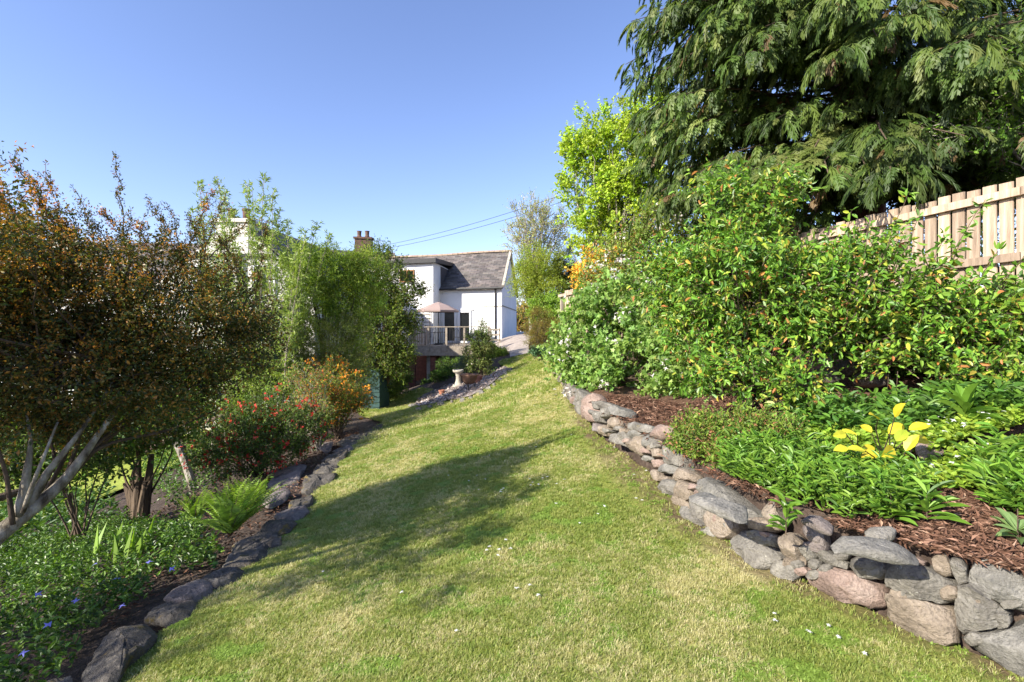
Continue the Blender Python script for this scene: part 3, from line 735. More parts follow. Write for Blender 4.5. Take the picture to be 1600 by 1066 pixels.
# parasol
pc = P(685, 530, 28.2); pc[2] = ZD
ps = thing("parasol", "pinkish beige open parasol standing on the timber deck", "parasol", pc)
m = MB(); m.tube([pc, pc + A([0, 0, 2.5])], .025, 8); m.lathe([(.01, 0), (.26, 0), (.26, .06), (.05, .1), (.04, .3)], pc, 16); m.out("pole", M['darkmetal'], ps)
m = MB(); top = pc + A([0, 0, 2.48]); R_ = 1.2
V = [top]; T = []; Q = []
for k in range(8):
    a = 2 * math.pi * (k + .3) / 8; V.append(top + A([math.cos(a) * R_ * .5, math.sin(a) * R_ * .5, -.2])); V.append(top + A([math.cos(a) * R_, math.sin(a) * R_, -.5])); V.append(top + A([math.cos(a) * R_, math.sin(a) * R_, -.6]))
for k in range(8):
    a = 1 + 3 * k; b = 1 + 3 * ((k + 1) % 8); T.append((0, a, b)); Q += [(a, a + 1, b + 1, b), (a + 1, a + 2, b + 2, b + 1)]
m.add(V, T, Q); cn = m.out("canopy", M['canvas'], ps)
for k in range(8):
    a = 2 * math.pi * (k + .3) / 8; m = MB(); m.beam(top + A([0, 0, -.03]), top + A([math.cos(a) * R_ * .98, math.sin(a) * R_ * .98, -.53]), .015, .02); m.out("rib", M['darkmetal'], ps)
# table and chairs on the deck
tt = thing("patio_table", "round dark metal table under the parasol on the deck", "table", (pc[0] + .05, pc[1] + .1, ZD))
m = MB(); m.lathe([(.001, .70), (.5, .70), (.5, .73), (.001, .73)], (pc[0] + .05, pc[1] + .1, ZD), 20); m.out("tabletop", M['darkmetal'], tt)
for k in range(4):
    a = k * math.pi / 2 + .4; m = MB(); m.tube([(pc[0] + .05 + .38 * math.cos(a), pc[1] + .1 + .38 * math.sin(a), ZD), (pc[0] + .05 + .3 * math.cos(a), pc[1] + .1 + .3 * math.sin(a), ZD + .7)], .015, 6); m.out("leg", M['darkmetal'], tt)
for i, (cx, cy, rz, lb) in enumerate(((-5.0 + .1, 27.6, -.6, "dark metal scroll chair on the deck behind the slatted panel"), (-3.0, 27.5, .8, "dark metal chair on the deck in front of the glazed doors"))):
    ct = thing("patio_chair", lb, "chair", (cx, cy, ZD), "patio chairs on the deck")
    cs_, sn = math.cos(rz), math.sin(rz)
    def cc(x, y, z): return (cx + x * cs_ - y * sn, cy + x * sn + y * cs_, ZD + z)
    m = MB(); m.prism([cc(-.22, -.22, 0)[:2], cc(.22, -.22, 0)[:2], cc(.22, .22, 0)[:2], cc(-.22, .22, 0)[:2]], ZD + .43, ZD + .46); m.out("seat", M['darkmetal'], ct)
    for sx in (-.2, .2):
        for sy in (-.2, .2): m = MB(); m.tube([cc(sx, sy, 0), cc(sx, sy, .44)], .013, 6); m.out("leg", M['darkmetal'], ct)
    m = MB(); th_ = np.linspace(0, math.pi, 9); m.tube([cc(.21 * math.cos(a), .22, .44 + .48 * math.sin(a) ** .6) for a in th_], .013, 6)
    for kx in (-.12, 0, .12): m.tube([cc(kx, .22, .45), cc(kx * .8, .22, .86)], .009, 5)
    m.out("backrest", M['darkmetal'], ct)
# little side rail by the corner
sr_ = thing("side_railing", "short grey timber rail at the right hand corner of the deck beside the path", "railing", (-1.0, 28.4, -1))
for x in (-1.25, -.72): m = MB(); m.beam((x, 28.6, -1.3), (x, 28.6, -.1), .09, .09, up=(0, 1, 0)); m.out("post", M['greywood'], sr_)
for z in (-.2, -.5, -.8): m = MB(); m.beam((-1.25, 28.55, z), (-.72, 28.55, z), .04, .09); m.out("rail", M['greywood'], sr_)
# metal gate at the end of the path
gt = thing("metal_gate", "tall barred metal gate closing the far end of the path", "gate", (.9, 41, -.6))
zg = g1(.9, 41)
m = MB()
for z in (zg + .12, zg + 1.75): m.beam((.38, 41, z), (1.5, 41, z), .03, .04)
m.beam((.38, 41, zg), (.38, 41, zg + 1.8), .05, .05, up=(0, 1, 0)); m.beam((1.5, 41, zg), (1.5, 41, zg + 1.8), .05, .05, up=(0, 1, 0)); m.out("gate_frame", M['darkmetal'], gt)
for i in range(11): x = .47 + i * .095; m = MB(); m.beam((x, 41, zg + .1), (x, 41, zg + 1.85), .018, .018, up=(0, 1, 0)); m.out("bar", M['darkmetal'], gt)
o = MB().prism([(.25, 40.2), (1.5, 40.2), (1.5, 40.8), (.25, 40.8)], zg - .1, zg + .17).out("doorstep", M['white']); tag(o, "low white painted step in front of the metal gate", "step")

# ------------------------------------------------------------------ garden ornaments
def gz(px, py): return hit(px, py)
q = hit(716, 604); bb = thing("bird_bath", "pale stone bird bath on a pedestal standing on the gravel", "bird bath", q)
z0 = q[2]
m = MB(); m.lathe([(.2, 0), (.2, .06), (.13, .1), (.09, .2), (.085, .35), (.1, .45), (.13, .5)], q, 18); m.out("pedestal", M['concrete'], bb, smooth=True)
m = MB(); m.lathe([(.1, .48), (.19, .52), (.2, .6), (.17, .6), (.12, .55), (0.001, .55)], q, 20); m.out("basin", M['concrete'], bb, smooth=True)
q = hit(733, 612) + A([0, 0, .03]); fp = thing("fire_bowl", "rusty iron fire bowl on curly legs, nearest ornament on the gravel", "fire bowl", q)
m = MB(); m.lathe([(.001, .2), (.12, .2), (.2, .28), (.25, .42), (.29, .46), (.29, .48), (.25, .47), (.18, .32), (.001, .25)], q, 24); m.out("bowl", M['rust'], fp, smooth=True)
for k in range(3):
    a = k * 2.094 + .5; d = A([math.cos(a), math.sin(a), 0]); m = MB(); m.tube([q + d * .12 + A([0, 0, .24]), q + d * .2 + A([0, 0, .2]), q + d * .17 + A([0, 0, .1]), q + d * .24 + A([0, 0, .03]), q + d * .28], .013, 6); m.out("leg", M['darkmetal'], fp)
for i, (px, py, s, lb) in enumerate(((747, 600, 1.0, "terracotta flower pot behind the fire bowl"), (690, 618, .7, "small terracotta pot at the left end of the gravel"))):
    q = hit(px, py); o = MB().lathe([(.001, 0), (.1 * s, 0), (.14 * s, .22 * s), (.16 * s, .22 * s), (.16 * s, .27 * s), (.13 * s, .27 * s), (.12 * s, .2 * s), (.001, .2 * s)], q, 18).out("flower_pot", M['terracotta']); tag(o, lb, "flower pot", "terracotta pots")
# gravel stones
n = 1500; bb_ = A(grv); gxx = rng.uniform(bb_[:, 0].min(), bb_[:, 0].max(), n); gyy = rng.uniform(bb_[:, 1].min(), bb_[:, 1].max(), n); ok = inpoly(gxx, gyy, grv)
gxx, gyy = gxx[ok], gyy[ok]; pos = np.c_[gxx, gyy, G(gxx, gyy) + .07]
lv = Leaves(); lv.add(pos, nrm(rn(len(pos)) * A([1, 1, .3])), nrm(rn(len(pos)) * .4 + A([0, 0, 1])), .09, .08, 'oval', palette([((.38, .30, .26), 2), ((.22, .19, .17), 1), ((.48, .42, .38), 1)], len(pos)))
o = lv.out("gravel", M['chip'], None, "stuff"); tag(o, "pinkish grey gravel pebbles covering the small bed on the lawn", "gravel")
# green compost box
q = P(579, 624, 16.6); q[2] = g1(q[0], q[1])
cb = thing("compost_bin", "dark green box shaped compost bin at the end of the left border", "compost bin", q)
x0, x1, y0, y1, zt = q[0] - .36, q[0] + .36, 16.4, 17.1, (510 - 580) / 760 * 16.6
m = MB(); m.prism([(x0, y0 + .25), (x1, y0), (x1 + .15, y1), (x0 + .15, y1 + .25)], q[2] - .05, zt); m.out("body", M['greenbox'], cb)
m = MB(); m.prism([(x0 - .03, y0 + .2), (x1 + .03, y0 - .05), (x1 + .2, y1 + .05), (x0 + .12, y1 + .3)], zt, zt + .06); m.out("lid", M['greenbox'], cb)
for i in range(5): zz = q[2] + .1 + i * .17; m = MB(); m.beam((x0, y0 + .235, zz), (x1, y0 - .015, zz), .03, .03); m.out("rib", M['greenbox'], cb)

# ------------------------------------------------------------------ stones
def stone_mesh(mb_V, mb_T, outline, nrm_out, thick, seed, rough=0.03, round_=0.5, n=30, grow=1.04, chis=1.7):
    """outline: (k,3) points on the visible face; nrm_out: unit vector towards the viewer side"""
    o = np.asarray(outline, dtype=float); k = len(o)
    seg = np.linalg.norm(np.roll(o, -1, 0) - o, axis=1); cum = np.r_[0, np.cumsum(seg)]
    t = np.linspace(0, cum[-1], n, endpoint=False); oo = np.r_[o, o[:1]]
    r = np.c_[[np.interp(t, cum, oo[:, i]) for i in range(3)]].T
    for _ in range(2 if round_ > .6 else 0): r = (np.roll(r, 1, 0) + np.roll(r, -1, 0)) * .25 + r * .5
    c = r.mean(0); r = c + (r - c) * grow; size = np.sqrt(((r - c) ** 2).sum(1)).mean()
    if round_ > .6: prof = [(.0, .52), (.3, .51), (.55, .47), (.76, .38), (.9, .26), (.98, .1), (1.0, -.08), (.95, -.3), (.8, -.5)]
    else: prof = [(.0, .5), (.3, .5), (.6, .49), (.82, .47), (.94, .42), (.99, .30), (1.0, .1), (1.0, -.15), (.97, -.35), (.85, -.5)]
    V = []
    for s, h in prof:
        if s == 0: V.append(c + nrm_out * thick * h); continue
        for p in r: V.append(c + (p - c) * s + nrm_out * thick * (h if s > .9 else h * (1 - .25 * round_ * s)))
    V = A(V)
    for i, v in enumerate(V):
        q = Vector(v * (2.2 / size) * .5) + Vector((seed * 3.7, seed * 1.3, 0))
        d = noise.noise(q) * 1.0 + noise.noise(q * 2.7) * .55 + noise.noise(q * 6.3) * .35 + abs(noise.noise(q * 1.4 + Vector((5, 5, 5)))) * -.6
        a = v - c; a = a / (np.linalg.norm(a) + 1e-6)
        V[i] = v + (a * .45 + nrm_out * .8) * d * rough * (size / .12)
    r2 = np.random.default_rng(seed)
    for _ in range(int(9 * (1.1 - round_) * chis)):   # chisel facets
        tg = nrm(r2.normal(size=3)); fnm = nrm(tg - nrm_out * tg.dot(nrm_out) * .9 + nrm_out * r2.uniform(.5, 1.6)); h = (V - c) @ fnm; lim = h.max() * r2.uniform(.76, .92)
        V -= np.maximum(h - lim, 0)[:, None] * fnm * .92
    T = [(0, 1 + i, 1 + (i + 1) % n) for i in range(n)]
    Q = [(1 + j * n + i, 1 + (j + 1) * n + i, 1 + (j + 1) * n + (i + 1) % n, 1 + j * n + (i + 1) % n) for j in range(len(prof) - 2) for i in range(n)]
    return V, T, Q
def wall_pt(px, py, batter=0.3):
    s = (px - 800) / FPX
    for i in range(len(WL) - 1):
        a, b = WL[i], WL[i + 1]; sa, sb = a[0] / a[1], b[0] / b[1]
        if sb <= s <= sa or (i == 0 and s > sa):
            den = (b[0] - a[0]) - s * (b[1] - a[1]); u = (s * a[1] - a[0]) / den; p = a + (b - a) * u; break
    else:
        a, b = WL[-2], WL[-1]; p = b
    D = p[1]; d = (b - a); nn = A([-(b - a)[1], (b - a)[0]]); nn = nn / np.linalg.norm(nn)
    if nn[0] > 0: nn = -nn
    zb = g1(p[0], p[1]); z = (HOR - py) / FPX * D
    D2 = D + max(z - zb, 0) * batter / max(abs(nn[1] * 1 + nn[0] * s), .25) * .6
    return A([s * D2, D2, (HOR - py) / FPX * D2]), A([nn[0], nn[1], 0.25])
DW = thing("dry_stone_wall", "curved dry stone retaining wall of mixed boulders and slates beside the lawn", "wall", (1.3, 4.0, -1.5))
def wstone(poly, mat, thick=None, round_=.5, rough=.03):
    k = len(DW.children)
    pn = [wall_pt(x, y) for x, y in poly]; o = A([q[0] for q in pn]); nn = nrm(A([q[1] for q in pn]).mean(0))
    ext = np.linalg.norm(o.max(0) - o.min(0)); th = thick or max(.12, min(.3, ext * .75))
    V, T, Q = stone_mesh(None, None, o - nn * th * .30, nn, th, k + 1, rough, round_)
    o = obj("stone", V, [A(T), A(Q)], M[mat], DW, None, True); o.data.set_sharp_from_angle(angle=.6); return o
def c7(l): return [(1050 + x * .34375, 760 + y * .34375) for x, y in l]
def c5(l): return [(880 + x * .2533, 600 + y * .2533) for x, y in l]
S7 = [
 ([(590,395),(620,350),(665,330),(720,360),(800,385),(950,455),(965,560),(900,575),(760,525),(640,470),(590,440)],'st_pink',.7),
 ([(795,340),(830,316),(920,320),(962,350),(966,400),(940,435),(900,427),(840,408),(798,372)],'st_grey',.9),
 ([(966,360),(990,336),(1120,345),(1200,398),(1292,450),(1290,520),(1240,548),(1150,522),(1050,502),(966,462)],'st_grey',.4),
 ([(975,490),(1050,500),(1160,525),(1280,560),(1292,640),(1295,725),(1180,715),(1060,665),(975,605)],'st_tan',.5),
 ([(1295,455),(1350,450),(1430,505),(1545,590),(1510,635),(1400,655),(1320,692),(1288,645),(1276,560)],'st_grey',.5),
 ([(1375,320),(1450,338),(1600,415),(1660,470),(1660,600),(1560,562),(1430,502),(1335,445)],'st_slate',.1),
 ([(1305,705),(1420,662),(1540,642),(1610,600),(1740,620),(1760,920),(1600,890),(1450,810)],'st_slate',.5),
 ([(1178,330),(1210,300),(1250,320),(1268,360),(1272,412),(1235,416),(1192,388)],'st_tan',.5),
 ([(1255,325),(1310,330),(1337,370),(1342,432),(1300,448),(1275,400)],'st_grey',.5),
 ([(592,255),(660,250),(700,290),(695,325),(650,300),(600,290)],'st_purple',.2),
 ([(580,150),(650,158),(690,225),(700,290),(640,255),(592,215)],'st_purple',.1),
 ([(458,240),(500,210),(560,222),(592,260),(597,340),(602,366),(540,347),(480,302),(458,265)],'st_tan',.9),
 ([(583,262),(625,246),(665,285),(660,328),(605,348),(588,310)],'st_grey',.9),
 ([(662,300),(690,288),(740,318),(792,350),(787,378),(730,364),(668,337)],'st_grey',.6),
 ([(442,370),(480,333),(540,348),(594,380),(577,402),(550,433),(480,418),(440,397)],'st_grey',.5),
 ([(260,215),(300,192),(360,213),(440,278),(497,325),(452,357),(400,377),(330,332),(265,277)],'st_grey',.4),
 ([(316,150),(370,132),(420,147),(452,180),(432,207),(370,205),(326,182)],'st_tan',.8),
 ([(335,203),(400,203),(442,218),(454,277),(400,265),(342,232)],'st_grey',.4),
 ([(437,52),(465,88),(500,170),(470,205),(440,162),(398,117)],'st_tan',.2),
 ([(118,108),(200,98),(272,143),(278,192),(240,233),(185,227),(128,172)],'st_tan',.4),
 ([(18,98),(80,90),(107,120),(128,182),(100,201),(48,162),(16,127)],'st_grey',.5),
 ([(1060,330),(1110,322),(1150,345),(1145,362),(1085,352)],'st_pink',.3),
 ([(120,195),(170,185),(190,230),(150,242),(118,225)],'st_grey',.6),
 ([(255,300),(262,272),(300,318),(285,330)],'st_grey',.6),
 ([(700,330),(740,300),(800,300),(800,330),(770,345)],'st_grey',.7),
]
for poly, mt, rd in S7: wstone(c7(poly), mt, None, rd, .035 if mt != 'st_slate' else .02)
S5 = [
 ([(72,45),(112,42),(127,100),(122,195),(90,185),(76,112)],'st_grey',.5),
 ([(124,62),(170,58),(178,220),(150,230),(124,200)],'st_pink',.1),
 ([(175,112),(235,105),(272,125),(265,155),(190,155)],'st_grey',.6),
 ([(185,165),(226,170),(225,235),(190,235)],'st_grey',.6),
 ([(205,262),(240,245),(272,275),(268,320),(215,318)],'st_tan',.95),
 ([(225,155),(268,150),(278,200),(235,208)],'st_grey',.6),
 ([(270,208),(320,200),(338,240),(325,278),(285,270)],'st_tan',.5),
 ([(270,145),(320,133),(350,160),(345,195),(275,190)],'st_slate',.5),
 ([(370,240),(440,232),(508,255),(505,302),(440,295),(372,275)],'st_grey',.3),
 ([(330,300),(370,288),(390,318),(385,350),(335,345)],'st_grey',.6),
 ([(380,288),(450,285),(502,300),(470,335),(400,345)],'st_slate',.3),
 ([(385,370),(430,320),(470,305),(500,360),(527,405),(515,448),(440,435),(390,410)],'st_tan',.95),
 ([(478,312),(530,308),(548,345),(530,392),(490,385)],'st_slate',.3),
 ([(535,255),(580,243),(668,265),(665,335),(600,348),(540,325)],'st_pink',.2),
 ([(530,335),(600,340),(605,385),(560,402),(520,395)],'st_grey',.5),
 ([(525,405),(590,398),(592,445),(540,455)],'st_tan',.6),
 ([(580,445),(600,390),(660,385),(695,420),(690,500),(620,490)],'st_grey',.5),
 ([(540,475),(600,465),(605,510),(555,520)],'st_pink',.5),
 ([(575,500),(640,488),(695,500),(680,555),(600,545)],'st_slate',.4),
 ([(690,530),(730,518),(765,550),(758,592),(695,588)],'st_tan',.5),
 ([(578,580),(640,565),(695,620),(690,690),(630,715),(580,670)],'st_grey',.7),
 ([(670,600),(730,590),(785,640),(778,700),(740,722),(690,680)],'st_tan',.4),
 ([(765,575),(850,570),(950,640),(1060,740),(1135,780),(1125,880),(1040,820),(920,770),(820,710),(770,640)],'st_slate',.1),
 ([(650,690),(700,680),(760,730),(755,770),(700,760),(660,720)],'st_tan',.6),
 ([(695,770),(760,755),(845,860),(830,905),(760,880),(700,820)],'st_grey',.5),
 ([(768,690),(815,700),(845,760),(840,860),(800,800),(765,740)],'st_grey',.3),
 ([(640,720),(690,735),(700,800),(665,780)],'st_grey',.5),
 ([(530,530),(570,525),(585,575),(580,600),(540,580)],'st_tan',.5),
 ([(275,320),(330,300),(375,350),(370,385),(300,355)],'st_grey',.4),
 ([(175,240),(210,240),(215,300),(185,290)],'st_purple',.5),
]
for poly, mt, rd in S5: wstone(c5(poly), mt, None, rd, .035 if mt != 'st_slate' else .02)
def rnd_stone(cx, cy, w, h, mt, rd=.6):
    a0 = rng.uniform(0, 6); pl = []
    for k in range(8):
        a = a0 + k * math.pi / 4; r = rng.uniform(.8, 1.1); pl.append((cx + math.cos(a) * w / 2 * r, cy + math.sin(a) * h / 2 * r))
    return wstone(pl, mt, None, rd)
mts = ['st_grey', 'st_tan', 'st_grey', 'st_slate', 'st_pink', 'st_grey']
for k in range(26):   # the wall's far stretch under the shrub
    px = 897 - k * .95; y = np.interp(px, [866, 900], [575, 640]); h = np.interp(px, [862, 900], [9, 26])
    for j in range(2): rnd_stone(px + rng.uniform(-2, 2), y - h * (.25 + .5 * j), 5 + h * .25, h * .55, mts[rng.integers(6)])
for k in range(46):   # small chocking stones behind the joints
    px = rng.uniform(905, 1590); x7 = [905, 930, 1020, 1030, 1100, 1200, 1380, 1600]
    yb = np.interp(px, x7, [648, 680, 745, 775, 832, 895, 975, 1066]); yt = np.interp(px, x7, [612, 628, 690, 715, 745, 800, 855, 900])
    s = np.interp(px, [905, 1600], [9, 40]); rnd_stone(px, yt + (yb - yt) * rng.uniform(.2, .8), s, s * .7, mts[rng.integers(6)])
# earth and rubble packed behind the face
m = MB(); V = []; Q = []
for i, y in enumerate(np.linspace(1.0, 16, 90)):
    x = float(wx(y)); zb = g1(x, y) - .2; zt = b1(x + .05, y) - .03
    for dx, z in ((.12, zb), (.2, (zb + zt) / 2), (.26, zt + .01), (.7, zt - .25)): V.append((x + dx, y, z))
    if i: b = 4 * i; Q += [(b - 4 + j, b - 3 + j, b + 1 + j, b + j) for j in range(3)]
m.add(V, None, Q); m.out("packed_earth", M['soil'], DW)
# flat cap slates lying on the wall top
CAPS = [([(720,255),(800,243),(950,249),(1060,273),(1147,310),(1140,330),(1060,336),(940,316),(780,286),(728,276)],'st_slate'),
        ([(585,143),(650,146),(735,185),(725,207),(668,188)],'st_purple'), ([(878,205),(930,193),(1020,200),(1010,225),(960,240),(885,228)],'st_grey'),
        ([(80,12),(160,38),(245,83),(335,108),(348,150),(300,150),(220,118),(130,83),(80,58)],'st_slate')]
for poly, mt in CAPS:
    o = A([hit(x, y, Bz, .035) for x, y in c7(poly)]); V, T, Q = stone_mesh(None, None, o, A([0, 0, 1.0]), .055, len(DW.children), .014, .1)
    obj("cap_stone", V, [A(T), A(Q)], M[mt], DW, None, True)
# left stone edging
LE = thing("stone_edging", "low edging of flat dark slates between the lawn and the left border", "edging", (-2.6, 5.4, -2.0))
def edge_stone(poly, mt='st_dark', th=.10, off=.045, rough=.022, parent=None):
    o = A([hit(x, y, G, off) for x, y in poly]); sc_ = 1.0
    o = o - A([0, 0, 1.0]) * rng.uniform(0, .03); V, T, Q = stone_mesh(None, None, o, nrm(A([rng.normal() * .08, rng.normal() * .08, 1.0])), th, len((parent or LE).children) + 40, rough, .05, 30, .93, 1.5)
    o = obj("stone", V, [A(T), A(Q)], M[mt], parent or LE, None, True); o.data.set_sharp_from_angle(angle=.5); return o
E = [([(112,1075),(140,1020),(170,985),(205,963),(245,960),(258,985),(238,1008),(200,1035),(180,1075)],.2),
 ([(222,965),(238,940),(285,930),(316,932),(302,955),(270,976),(248,968)],.12), ([(252,932),(285,908),(332,903),(338,920),(310,937),(268,942)],.12),
 ([(308,905),(330,890),(372,884),(392,890),(362,907),(335,917)],.12), ([(343,887),(353,866),(395,848),(424,846),(417,872),(388,888)],.16),
 ([(358,862),(362,843),(395,831),(434,828),(444,846),(400,858)],.16), ([(400,832),(415,815),(450,805),(470,812),(455,828),(420,840)],.12),
 ([(425,806),(445,793),(475,790),(488,796),(472,808),(440,814)],.12), ([(448,792),(460,773),(492,766),(490,786),(465,799)],.14),
 ([(468,767),(475,743),(500,736),(530,739),(517,756),(490,770)],.14), ([(483,734),(500,722),(527,723),(536,733),(522,742),(495,740)],.14),
 ([(500,720),(520,707),(545,703),(540,718),(520,724)],.12), ([(518,704),(535,695),(555,694),(552,704),(532,710)],.10),
 ([(522,692),(540,682),(562,680),(560,692),(540,698)],.12), ([(548,688),(560,676),(580,672),(582,682),(565,690)],.10),
 ([(565,676),(578,667),(598,663),(600,670),(580,679)],.10), ([(60,1080),(75,1062),(112,1060),(120,1078)],.1),
 ([(495,700),(505,690),(522,688),(520,698),(508,704)],.1)]
for i_, (poly, th) in enumerate(E): edge_stone(poly, ['st_dark', 'st_purple', 'st_dark', 'st_dark', 'st_dark'][(i_ * 3) % 5], th * .55)
for poly in ([(412,758),(428,738),(475,733),(468,752),(438,768)], [(420,738),(440,728),(482,724),(480,732),(430,744)], [(405,784),(420,768),(460,762),(450,778),(420,790)]):
    edge_stone(poly, 'st_purple', .07, .03, .012)
# stones round the gravel bed
GE = thing("gravel_edging", "row of small pale stones edging the gravel bed on the lawn", "edging", (-1.5, 15.5, -2.3))
gp = [(645,634),(655,638),(672,635),(690,631),(706,628),(722,625),(735,621),(750,613),(762,606),(772,600),(781,592),(790,584),(797,577),(660,622),(678,614)]
for x, y in gp:
    sx = rng.uniform(3.5, 8); edge_stone([(x + rng.uniform(-2, 2) + math.cos(a) * sx * rng.uniform(.8, 1.2), y + math.sin(a) * sx * .3 * rng.uniform(.8, 1.2)) for a in np.linspace(0, 6.28, 7)[:-1]], ['st_grey', 'st_purple', 'st_grey'][rng.integers(3)], .10, .05, .02, GE)
for i, (px, py, w, h, lb) in enumerate(((1308, 722, 34, 14, "flat grey stepping stone sunk in the groundcover left of the yellow leaves"), (1452, 700, 22, 10, "small pinkish stepping stone right of the yellow leaves"), (1400, 742, 20, 6, "flat brown stepping stone just below the yellow leaves"))):
    o = A([hit(px + math.cos(a) * w * rng.uniform(.85, 1.1), py + math.sin(a) * h * rng.uniform(.85, 1.1), Bz, .06) for a in np.linspace(0, 6.28, 9)[:-1]])
    V, T, Q = stone_mesh(None, None, o, A([0, 0, 1.0]), .1, 77 + i, .015, .1); ob = obj("stepping_stone", V, [A(T), A(Q)], M[['st_grey', 'st_pink', 'st_tan'][i]], None, None, True); tag(ob, lb, "stepping stone", "stepping stones in the raised bed")
for i, (px, py, w, h) in enumerate(((1290, 590, 26, 16), (1330, 575, 20, 14), (1365, 592, 26, 14))):
    q = hit(px, py + 20, Bz); D = q[1]; a_ = np.linspace(0, 6.28, 9)[:-1]
    o = A([P(px + math.cos(a) * w, py + math.sin(a) * h, D) for a in a_]); V, T, Q = stone_mesh(None, None, o, A([0, -1.0, .2]), .3, 90 + i, .03, .7)
    ob = obj("rock", V, [A(T), A(Q)], M['st_dark'], None, None, True); tag(ob, ["left", "middle", "right"][i] + " one of three dark rocks in the shade behind the big leafy shrub", "rock", "dark rocks at the back of the bed")

# ------------------------------------------------------------------ fence on the right
FE = thing("board_fence", "tall pale timber board fence climbing behind the shrubs on the right", "fence", (5.0, 5.5, -.4))
f0, f1 = A([5.26, 5.0]), A([1.75, 16.0]); FL = np.linalg.norm(f1 - f0); fd = (f1 - f0) / FL; fn = A([-fd[1], fd[0]])
if fn[0] > 0: fn = -fn
def ftop(s): return 1.52 - .031 * s
bme = None
for i in range(-14, 82):
    s = i * .142; q = f0 + fd * s; zt = ftop(s) + rng.uniform(-.015, .02)
    if s < -1.9: zt = ftop(s)
    if bme is None or i % 12 == 0:
        mb = MB(); w = .122; n_ = fn
        pr = [(-w / 2, 0), (-w / 2 + .006, .011), (w / 2 - .006, .011), (w / 2, 0), (w / 2, -.011), (-w / 2, -.011)]
        mb.prism([tuple(fd * a + n_ * b) for a, b in pr], -1.75, 0)
        bme = mesh_from("board", np.concatenate(mb.V), [np.concatenate(mb.T), np.concatenate(mb.Q)])
    o = link("board", bme, M['wood'], FE); o.location = (q[0] - 5.0, q[1] - 5.5, zt + .4); o.rotation_euler = (rng.uniform(-.006, .006), rng.uniform(-.006, .006), rng.uniform(-.02, .02))
for dz in (-.13, -.80, -1.5):
    for k in range(-1, 5):
        s0, s1 = k * 2.4, k * 2.4 + 2.39; a, b = f0 + fd * s0 + fn * .04, f0 + fd * s1 + fn * .04
        m = MB(); m.beam((*a, ftop(s0) + dz), (*b, ftop(s1) + dz), .045, .085); m.out("rail", M['wood'], FE)
for k in range(-1, 6):
    s = k * 2.4; q = f0 + fd * s - fn * .08; m = MB(); m.beam((*q, ftop(s) - 2.1), (*q, ftop(s) - .05), .09, .09, up=(*fn, 0)); m.out("post", M['greywood'], FE)

# ------------------------------------------------------------------ big trees on the right
# conifer
CT = P(1335, 350, 9.4); cbase = A([CT[0], 9.4, b1(CT[0], 9.4)])
cf = thing("conifer", "huge dark evergreen conifer with drooping feathery branches behind the board fence", "tree", cbase)
mb = MB(); zz = np.linspace(cbase[2] - .1, 13, 16); tp = np.c_[cbase[0] + .12 * np.sin(zz * .7), 9.4 + .1 * np.cos(zz), zz]
mb.tube(tp, np.interp(zz, [-1, 1, 3, 13], [.55, .42, .33, .1]), 14, cap=False, rough=.25)
mb2 = MB(); lv = Leaves()
pal = [((.06, .11, .024), 4), ((.09, .14, .032), 3), ((.04, .075, .02), 2), ((.14, .18, .06), .8), ((.13, .09, .045), .2)]
def spray(pos, d, up, L, W, c):
    g_ = rng.integers(0, 4, len(pos)); L = np.broadcast_to(L, len(pos)); W = np.broadcast_to(W, len(pos))
    for k_ in range(4):
        q_ = g_ == k_
        if q_.any(): lv.add(pos[q_], d[q_], up[q_], L[q_], W[q_], 'spray%d' % k_, c[q_])
nb = 450
for i in range(nb):
    h = rng.uniform(.6, 10.5) if i > 26 else rng.uniform(1.9, 4.0)
    az = rng.uniform(0, 2 * math.pi)
    if rng.random() < .72: az = rng.uniform(math.pi * .72, math.pi * 1.8)   # fuller towards the light
    L = np.interp(h, [.6, 2.5, 6, 11.5], [3.6, 3.9, 4.1, 2.4]) * rng.uniform(.58, 1.06)
    if math.pi * 1.5 < az < math.pi * 2.05: L *= .75
    if h < 2.2 and math.pi * 1.25 < az < math.pi * 1.95: h += 1.6; L *= .8
    if i % 4 == 0: az = rng.uniform(math.pi * .85, math.pi * 1.4); h = rng.uniform(2.2, 10); L = 4.1 * rng.uniform(.85, 1.02)
    dx, dy = math.cos(az), math.sin(az)
    # keep clear of the fence and the shrubs in front
    t = np.linspace(0, 1, 9); droop = rng.uniform(.25, .5)
    p = np.c_[cbase[0] + dx * L * t, 9.4 + dy * L * t, h + .55 * L * t * .55 - L * droop * t ** 2.2]
    p[1:, :2] += rng.normal(size=(8, 2)) * .03
    mb2.tube(p, np.linspace(.035, .006, 9), 5, cap=False)
    ns = int(60 * L / 3.5)
    ts = rng.uniform(.28, 1.0, ns) ** .85; pos = np.c_[[np.interp(ts, t, p[:, k]) for k in range(3)]].T
    side = rng.choice([-1, 1], ns) * rng.uniform(.3, 1.15, ns)
    a = az + side; d = np.c_[np.cos(a), np.sin(a), rng.uniform(-1.5, -.15, ns)]
    off = rng.uniform(0, .45, ns)[:, None] * nrm(d * A([1, 1, .35])); pos = pos + off
    up = nrm(np.c_[np.cos(a) * .7, np.sin(a) * .7, np.ones(ns)] + A([-.25, -.3, 0]) + rn(ns) * .3)
    c = palette(pal, ns, var=.25) * rng.uniform(.65, 1.15)
    ok_ = np.hypot(pos[:, 0] - cbase[0], pos[:, 1] - 9.4) < np.interp(h, [.6, 6, 11], [4.5, 4.35, 4.2]) ; pos, d, up, c = pos[ok_], d[ok_], up[ok_], c[ok_]; ns = len(pos)
    spray(pos, d, up, rng.uniform(.17, .40, ns), rng.uniform(.2, .38, ns), c)
